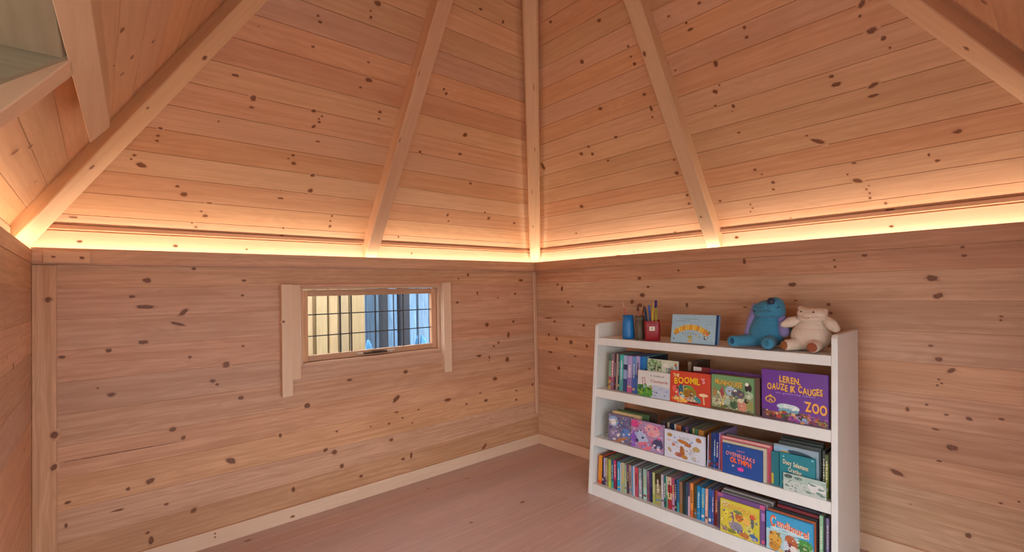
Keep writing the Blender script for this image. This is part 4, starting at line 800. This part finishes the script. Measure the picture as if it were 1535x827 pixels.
for i, (a0, a1, h, off, th, c, pgc, lab) in enumerate(((1.395, 1.572, .197, .029, .006, '#8a8488', '#9a9690', 'grey magazine first behind the purple book'), (1.395, 1.580, .200, .0365, .006, '#5a585c', '#8a8680', 'dark grey magazine second behind the purple book'), (1.398, 1.585, .204, .044, .007, '#a09a94', '#a8a49c', 'pale grey magazine third behind the purple book'), (1.400, 1.588, .207, .053, .008, '#4a484c', '#77736f', 'charcoal magazine farthest back behind the purple book'))):
    front_book(lab, a0, a1, .0515, h, off, th, c, None, tilt=4, pages=pgc, group='magazines behind the purple book')
def art_cub(f):
    f.poly([(0, 0), (1, 0), (1, .40), (.6, .56), (.3, .60), (0, .55)], '#a9cfd8'); f.ell(.5, .60, .42, .05, '#bfe0e8')
    f.text('undlsnurel', .58, .74, .68, .19, '#d8683c', 0, -.05, shadow='#f0e6d8'); f.text('C', .155, .80, .13, .30, '#d8683c', shadow='#f0e6d8'); f.text('for children', .38, .60, .2, .03, '#3f6a8a')
    f.ell(.20, .30, .14, .22, '#d8a848', 0, 18, .08, 2); f.ell(.18, .12, .12, .12, '#c9923a'); f.ell(.26, .44, .04, .06, '#8a7a3a'); f.ell(.55, .34, .13, .20, '#b8663a', .3); f.ell(.52, .22, .08, .12, '#8a3f4a'); f.ell(.44, .22, .06, .14, '#c9d8e6'); f.ell(.60, .18, .08, .10, '#e0dcd8')
    f.ell(.84, .42, .16, .11, '#4f9a4a', -.2); f.ell(.82, .28, .14, .10, '#3f7a3c', -.2); f.ell(.86, .12, .16, .12, '#d0b09a'); f.ell(.50, .07, .10, .06, '#5a3a44'); f.ell(.33, .05, .06, .05, '#c8b87a'); f.busy(26, .08, .32, .05, .50, ['#c9902f', '#e8c06a', '#a87838', '#8a5a2a'], 15, .035); f.busy(30, .40, .70, .04, .52, ['#e8e4e0', '#a85a34', '#7a3a44', '#c9d8e6', '#5a4a50'], 16, .03); f.busy(26, .70, .98, .08, .50, ['#5faa54', '#3a7038', '#7fba6a', '#d8c0a8'], 17, .035)
front_book('light blue picture book with orange title at the right of the bottom shelf', 1.5745, 1.727, .0515, .184, .007, .012, '#3a9fd0', art_cub, '#1f7a9c', tilt=4)
for i, (a0, a1, h, off, th, c, pgc, lab) in enumerate(((1.576, 1.731, .189, .0215, .008, '#b0603c', '#b89a7a', 'orange edged book first behind the light blue one'), (1.590, 1.734, .196, .0315, .010, '#22262e', '#5f5f60', 'black book second behind the light blue one'), (1.600, 1.736, .205, .043, .010, '#7a2a30', '#8a8a8c', 'dark red book third behind the light blue one'), (1.598, 1.737, .214, .055, .012, '#2a2c38', '#c0c0c4', 'midnight blue book farthest back behind the light blue one'))):
    front_book(lab, a0, a1, .0515, h, off, th, c, None, tilt=4, pages=pgc)
spine_book('pale green book spine near the right end of the bottom shelf', 1.7415, 1.752, .0515, .163, .024, .15, [(1, '#8fbf9a')], side='#8fbf9a')
spine_book('thin black book spine beside the pale green one on the bottom shelf', 1.7535, 1.759, .0515, .16, .028, .15, [(1, '#20242c')])
spine_book('lilac book spine in the right corner of the bottom shelf', 1.7605, 1.769, .0515, .159, .028, .15, [(1, '#8a80b0')])

# ---- on top of the bookcase
ZS0 = .7676
def art_cat(f):
    f.text('A Peerenrmaner', .44, .855, .34, .05, '#7f9a9c'); f.line(.10, .77, .42, .77, .004, '#8fb0c0'); f.busy(26, .25, .70, .22, .38, ['#a9a0b0', '#c9b078', '#8fb0c4', '#b8b060'], 19, .02); f.ell(.9, .8, .015, .01, '#6f90a8'); f.ell(.9, .68, .012, .012, '#4f7088')
    for k in range(15):                                  # arched row of striped segments
        q = (k - 7) / 7; x = .46 + q * .37; y = .56 - .20 * q * q
        f.ell(x, y, .032, .115 if k % 2 else .10, ['#e8b83c', '#d8973a', '#e6c65a'][k % 3], -q * .35, 14)
    for k in range(14):
        q = (k - 6.5) / 7; x = .46 + q * .37; y = .55 - .20 * q * q; f.line(x - .004, y - .08, x + .004 + q * .02, y + .08, .0016, '#9a7a2c')
    f.ell(.84, .36, .04, .06, '#d8742c'); f.ell(.12, .36, .04, .06, '#c9a03a'); f.ell(.87, .40, .03, .05, '#8f8f4a')
    f.poly([(.76, .28), (.86, .26), (.80, .14), (.76, .16)], '#55656a'); f.poly([(.78, .26), (.84, .25), (.80, .17)], '#cfe0e6')
    for k in range(6): f.ell(.28 + k * .06, .345 - (k % 2) * .02, .014, .018, '#8f8aa0')
    f.ell(.45, .22, .05, .05, '#a8a84a'); f.ell(.46, .12, .045, .04, '#c9b05a'); f.ell(.46, .05, .07, .03, '#d0b08a'); f.ell(.07, .14, .012, .035, '#3f5a70'); f.ell(.10, .31, .02, .02, '#6a6a3a')
front_book('sky blue picture book with yellow orange arched pattern on the bookcase top', 1.150, 1.353, ZS0, .894, .026, .012, '#9cc3d6', art_cat, '#7fa8c0', tilt=11, back='#1f4a78')
front_book('second sky blue book leaning behind the one on the bookcase top', 1.151, 1.358, ZS0, .8935, .0395, .017, '#1f4a78', None, '#7fa8c0', tilt=11, back='#6f94b8', pages='#9db8cc')

def cup(name, c, prof_out, wall, mat, label, square=0.0, n=40, rot=0.0):
    mb = MB()
    inner = [(max(r - wall, .001), max(z, wall)) for r, z in reversed(prof_out)]
    prof = [(0.0005, 0)] + prof_out + inner + [(0.0005, wall)]
    mb.lathe(prof, c, n, 0, square=square, M4=Matrix.Rotation(rot, 4, 'Z'))
    return tag(mb.build(name, mat, loc=c), label, 'cup')
xt = xf(ZS0)
b_c = (xt + .060, -.900, ZS0); k_c = (xt + .062, -.966, ZS0); r_c = (xt + .058, -1.037, ZS0)
cup('tumbler', b_c, [(.026, 0), (.0295, .004), (.0300, .02), (.0278, .08), (.0263, .116)], .0025, flat('#1273b8', .4, .08), 'blue plastic tumbler holding one pencil, first of the three cups')
kc = cup('pencil_pot', k_c, [(.0225, 0), (.0236, .002), (.0236, .088), (.0222, .090), (.0222, .094), (.0245, .096), (.0245, .113)], .0025, flat('#5f5340', .5, .15), 'khaki brown round pencil pot between the blue and red cups')
rc = cup('pencil_cup', r_c, [(.0330, 0), (.0348, .002), (.0364, .093), (.0360, .094)], .0026, flat('#8f1722', .4, .08), 'red square pencil cup with a white sticker', square=6.0, n=48, rot=math.radians(32))
_t = math.radians(32); _n = Vector((-math.cos(_t), -math.sin(_t), 0)); _r = Vector((math.sin(_t), -math.cos(_t), 0))
mb = MB()
for a0, a1, z0, z1, d0, d1, m in ((-.013, .012, .048, .068, .0358, .0370, 0), (-.006, .003, .054, .062, .0369, .0373, 1)):
    mb.hexa([tuple(Vector(r_c) + _n * d + _r * a + Vector((0, 0, z))) for z in (z0, z1) for a, d in ((a0, d0), (a1, d0), (a1, d1), (a0, d1))], m, bid=4)
tag(mb.build('sticker', [flat('#d8cfc4', .5), flat('#b8a890', .5)], rc, r_c), 'white sticker')
def pen(name, c, da, dx, tip, tipx, r, cols, label, cat='pen', cap=None):
    """Rests on the cup floor near (da, dx) and leans to the tip (a, z)."""
    A = Vector((c[0] + dx * .7, c[1] - da * .7, ZS0 + .0032 + r * .6)); B = Vector((tipx, -tip[0], tip[1])); d = B - A; L = d.length; u = d / L
    mb = MB(); p = lambda t: tuple(A + u * (L * t))
    mb.tube([p(0), p(.02), p(.80), p(.80)], [r * .6, r, r, r], 10, 0)
    mb.tube([p(.80), p(.965), p(1)], [r * 1.02, r * (1.02 if cap else .45), r * (.75 if cap else .12)], 10, 1)
    return tag(mb.build(name, [flat(c2, .4) for c2 in cols], loc=tuple(A)), label, cat)
pen('pencil', b_c, .018, .0, (.861, .957), xt + .070, .0032, ['#d8746a', '#d8b098'], 'pinkish red pencil leaning in the blue tumbler', 'pencil')
pen('paintbrush', k_c, .006, .004, (.942, .945), xt + .070, .0022, ['#a87868', '#8a5a48'], 'thin brown paintbrush leaning left in the khaki pot', 'paintbrush')
pen('pencil', k_c, .012, -.006, (.950, .938), xt + .072, .0042, ['#c08a78', '#4a1f1a'], 'thick pinkish pencil with dark tip in the khaki pot', 'pencil')
pen('pencil', k_c, -.010, .010, (.970, .932), xt + .095, .0036, ['#8a5040', '#5a2018'], 'reddish brown pencil with dark red tip in the khaki pot', 'pencil')
for nm, da, dx, tip, tx, r, cols, lab, cap in (
    ('pencil', -.012, .018, (.994, .922), .072, .0032, ['#d8d08a', '#c8b860'], 'pale yellow pencil at the left of the red cup', None),
    ('pen', -.020, .010, (1.000, .908), .062, .0035, ['#a9bcd6', '#8fa8cc'], 'pale blue pen at the left of the red cup', True),
    ('pen', -.022, -.012, (1.006, .925), .048, .0045, ['#1f3f70', '#22304f'], 'navy pen in the red cup', True),
    ('pen', -.004, -.002, (1.022, .933), .056, .0046, ['#3f74c0', '#2a62b8'], 'mid blue pen in the red cup', True),
    ('felt_pen', .012, .020, (1.050, .957), .074, .0058, ['#d8cf6a', '#3a2a80'], 'thick felt pen with purple cap in the red cup', True),
    ('pencil', .006, -.022, (1.058, .950), .040, .0036, ['#d8c83c', '#c8b850'], 'yellow pencil sticking up highest in the red cup', None),
    ('pencil', .022, -.008, (1.068, .928), .050, .0034, ['#a8ac3c', '#8a8a34'], 'olive green pencil at the right of the red cup', None)):
    pen(nm, r_c, da, dx, tip, xt + tx, r, cols, lab, 'pencil' if nm == 'pencil' else 'pen', cap)

# ---- soft toys
def soft(name, balls, mats, parent, loc, voxel=.0035, it=6):
    mb = MB()
    for c, r, *rot in balls: mb.ball(c, r, 0, rot[0] if rot else None)
    o = mb.build(name, mats, parent, loc, merge=False)
    m = o.modifiers.new('weld', 'REMESH'); m.mode = 'VOXEL'; m.voxel_size = voxel; m.use_smooth_shade = True
    m = o.modifiers.new('soft', 'SMOOTH'); m.iterations = it; m.factor = .5
    return o
def sausage(p, q, r0, r1, n=7):
    P, Q = Vector(p), Vector(q)
    return [(tuple(P.lerp(Q, k / (n - 1))), (r0 + (r1 - r0) * k / (n - 1),) * 3) for k in range(n)]
Z = ZS0
blue = flat('#3a84a6', .9, .18, 'blue_plush', .15, .6, 160); lilac = flat('#8a80b4', .9, .18, 'lilac_plush', .15, .6, 160); navy = flat('#10203c', .5, .1, 'navy_felt')
bx = xt + .115; ba = 1.528
Z = ZS0 + .0022; bl = (bx, -ba, ZS0)
tb = empty('plush_toy', bl, 'blue plush animal with lilac arms sitting between the sky blue book and the cream toy', 'soft toy')
P = lambda a, x, z: (bx + x, -a, Z + z)
soft('body', [(P(1.526, 0, .058), (.050, .066, .060)), (P(1.530, .004, .088), (.043, .058, .050)), (P(1.534, 0, .030), (.046, .054, .0315)),
              (P(1.535, .004, .110), (.036, .046, .036))]
     + sausage(P(1.492, -.02, .026), P(1.440, -.088, .0235), .0255, .0225) + [(P(1.436, -.098, .0235), (.012, .0240, .0235))]
     + sausage(P(1.555, -.03, .026), P(1.566, -.088, .0235), .0255, .0225) + [(P(1.567, -.096, .0235), (.013, .0245, .0235))], blue, tb, bl)
soft('head', [(P(1.520, -.006, .139), (.044, .036, .0215)), (P(1.565, -.010, .139), (.046, .038, .0215)), (P(1.542, -.016, .137), (.046, .054, .0205)), (P(1.512, -.004, .151), (.040, .031, .027)), (P(1.568, -.014, .164), (.042, .034, .0365)), (P(1.540, -.010, .157), (.042, .048, .031)), (P(1.580, -.012, .150), (.038, .023, .032))], blue, tb, bl, it=4)
soft('arm', sausage(P(1.484, .005, .150), P(1.468, .0, .098), .0135, .0165) + sausage(P(1.468, 0, .098), P(1.459, -.012, .050), .0165, .0155), lilac, tb, bl)
soft('arm', sausage(P(1.588, .0, .116), P(1.597, -.012, .062), .0165, .0200), lilac, tb, bl)
soft('ear', sausage(P(1.482, .004, .168), P(1.476, .002, .140), .0085, .0115), lilac, tb, bl)
soft('tail', sausage(P(1.560, .050, .040), P(1.592, .066, .062), .014, .015), flat('#2f7a74', .9, .15, 'teal_plush', .15, .6, 160), tb, bl)
mb = MB(); mb.ball(P(1.567, -.050, .184), (.008, .0140, .0150)); mb.build('nose', navy, tb, bl)
for a, z, ang in ((1.500, .1455, .5), (1.590, .160, -.5)):
    mb = MB(); mb.ball(P(a, -.047 if a < 1.55 else -.046, z), (.004, .0058, .0018), 0, Matrix.Rotation(ang, 3, 'X')); mb.build('eye', navy, tb, bl)
mb = MB(); mb.tube([P(1.522, -.051, .158), P(1.534, -.054, .160), P(1.542, -.055, .158)], .0009, 6); mb.build('mouth', navy, tb, bl)
R = Matrix.Rotation(math.radians(-58), 3, 'Z')
mb = MB(); mb.ball(P(1.4375, -.1095, .026), (.0025, .0085, .0130)); mb.build('foot_pad', flat('#154a6a', .9, .1), tb, bl)
mb = MB(); mb.ball(P(1.569, -.1085, .025), (.0025, .007, .010)); mb.build('foot_pad', flat('#2f6f86', .9, .1), tb, bl)

cream = flat('#d8c8b6', .9, .10, 'cream_plush', .15, .6, 150); tan = flat('#8f5a34', .8, .12, 'tan_suede')
wx = xt + .105; wl = (wx, -1.690, ZS0)
tw = empty('plush_toy', wl, 'cream plush animal with tan soles sitting at the right end of the bookcase top', 'soft toy')
P = lambda a, x, z: (wx + x, -a, Z + z)
soft('body', [(P(1.690, 0, .052), (.056, .070, .0525)), (P(1.691, .002, .080), (.046, .057, .040)), (P(1.690, 0, .026), (.050, .056, .0265)),
              (P(1.694, .002, .100), (.036, .044, .030))]
     + sausage(P(1.662, -.03, .024), P(1.634, -.076, .0215), .0225, .0205) + sausage(P(1.716, -.035, .024), P(1.722, -.085, .0215), .0225, .0205), cream, tw, wl)
soft('head', [(P(1.697, -.008, .130), (.042, .047, .0235)), (P(1.697, -.012, .121), (.044, .050, .0155)), (P(1.674, -.008, .140), (.032, .026, .0205)), (P(1.722, -.008, .137), (.032, .026, .0215)), (P(1.697, -.008, .144), (.032, .040, .014)), (P(1.661, -.006, .157), (.013, .012, .009)), (P(1.739, -.002, .148), (.014, .010, .010))], cream, tw, wl, it=4)
soft('arm', sausage(P(1.655, -.004, .114), P(1.628, -.020, .104), .015, .020) + sausage(P(1.628, -.020, .104), P(1.607, -.030, .094), .020, .012), cream, tw, wl)
soft('arm', sausage(P(1.740, -.004, .118), P(1.762, -.018, .100), .015, .021) + sausage(P(1.762, -.018, .100), P(1.778, -.026, .086), .021, .0145), cream, tw, wl)
for a, z in ((1.672, .146), (1.713, .145)):
    mb = MB(); mb.ball(P(a, -.0405, z), (.003, .0038, .0026)); mb.build('eye', flat('#33231c', .3), tw, wl)
mb = MB(); mb.tube([P(1.684, -.0560, .124), P(1.694, -.0570, .1205), P(1.704, -.0560, .124)], .0008, 6); mb.build('mouth', flat('#8a6a5a', .6), tw, wl)
mb = MB(); mb.ball(P(1.627, -.0925, .0215), (.004, .0165, .0165), 0, Matrix.Rotation(math.radians(-28), 3, 'Z')); mb.build('foot_sole', tan, tw, wl)
mb = MB(); mb.ball(P(1.7235, -.1035, .0215), (.004, .0165, .0165), 0, Matrix.Rotation(math.radians(5), 3, 'Z')); mb.build('foot_sole', flat('#8f4a2e', .8, .12), tw, wl)

# ------------------------------------------------------------------ light
def strip(name, a, b, w, power, col):
    A, B = Vector(a) * S, Vector(b) * S
    l = bpy.data.lights.new(name, 'AREA'); l.shape = 'RECTANGLE'; l.size = (B - A).length; l.size_y = w * S; l.energy = power; l.color = col
    o = bpy.data.objects.new(name, l); COL.objects.link(o); o.location = (A + B) / 2
    d = (B - A).normalized(); up = Vector((0, 0, 1)); y = up.cross(d)
    o.matrix_world = Matrix.Translation((A + B) / 2) @ Matrix((d, y, d.cross(y))).transposed().to_4x4() @ Matrix.Rotation(math.pi, 4, 'X')
    return o
WARM = (1.0, .77, .54)
PW = 8.2
strip('led_strip_window_wall', (-WL, .018, 1.158), (0, .018, 1.158), .012, PW, WARM)
strip('led_strip_bookcase_wall', (.018, -WR, 1.158), (.018, 0, 1.158), .012, PW, WARM)
strip('led_strip_door_wall', (-WL - .018, YD, 1.158), (-WL - .018, 0, 1.158), .012, PW * .45, WARM)

w = bpy.data.worlds.new('sky'); SC.world = w; w.use_nodes = True
nt = w.node_tree; bg = nt.nodes['Background']
sky = nt.nodes.new('ShaderNodeTexSky'); sky.sky_type = 'HOSEK_WILKIE'; sky.turbidity = 6.0; sky.ground_albedo = .4; sky.sun_direction = (-.5, -.6, .62)
mx = nt.nodes.new('ShaderNodeMix'); mx.data_type = 'RGBA'; mx.inputs[0].default_value = .93; mx.inputs[7].default_value = (.94, .97, 1.0, 1)
nt.links.new(sky.outputs[0], mx.inputs[6]); nt.links.new(mx.outputs[2], bg.inputs[0]); bg.inputs[1].default_value = 6.5
pl = bpy.data.lights.new('door_portal', 'AREA'); pl.shape = 'RECTANGLE'; pl.size = 1.12 * S; pl.size_y = 1.40 * S; pl.cycles.is_portal = True
po = bpy.data.objects.new('door_portal', pl); COL.objects.link(po); po.location = Vector((-2.90, -1.84, .70)) * S; po.rotation_euler = (0, -math.pi / 2, 0)

pl = pl.copy(); pl.size = 1.08 * S; pl.size_y = 1.14 * S
po = bpy.data.objects.new('added_opening_portal', pl); COL.objects.link(po); po.location = Vector((-1.54, -WR - .07, .57)) * S; po.rotation_euler = (math.pi / 2, 0, 0)

# ------------------------------------------------------------------ camera
F, PY, YAW, PITCH, ROLL = 716.296, 420.03, .715705, .020151, -.021164
f = Vector((math.sin(YAW) * math.cos(PITCH), math.cos(YAW) * math.cos(PITCH), math.sin(PITCH)))
r = Vector((math.cos(YAW), -math.sin(YAW), 0)); u = r.cross(f)
r2 = r * math.cos(ROLL) + u * math.sin(ROLL); u2 = u * math.cos(ROLL) - r * math.sin(ROLL)
cd = bpy.data.cameras.new('camera'); cam = bpy.data.objects.new('camera', cd); COL.objects.link(cam)
cd.sensor_width = 36; cd.sensor_fit = 'HORIZONTAL'; cd.lens = F * 36 / 1535; cd.shift_y = (PY - 413.5) / 1535; cd.clip_start = .02
cam.matrix_world = Matrix.Translation(Vector((-2.222593, -2.317087, 1.019798)) * S) @ Matrix((r2, u2, -f)).transposed().to_4x4()
SC.camera = cam
vs = SC.view_settings; vs.view_transform = 'Standard'; vs.look = 'None'; vs.gamma = 1.0; vs.use_curve_mapping = False; vs.exposure = 0.0
SC.cycles.use_denoising = True
SC.cycles.max_bounces = 8; SC.cycles.diffuse_bounces = 6; SC.cycles.sample_clamp_indirect = 6
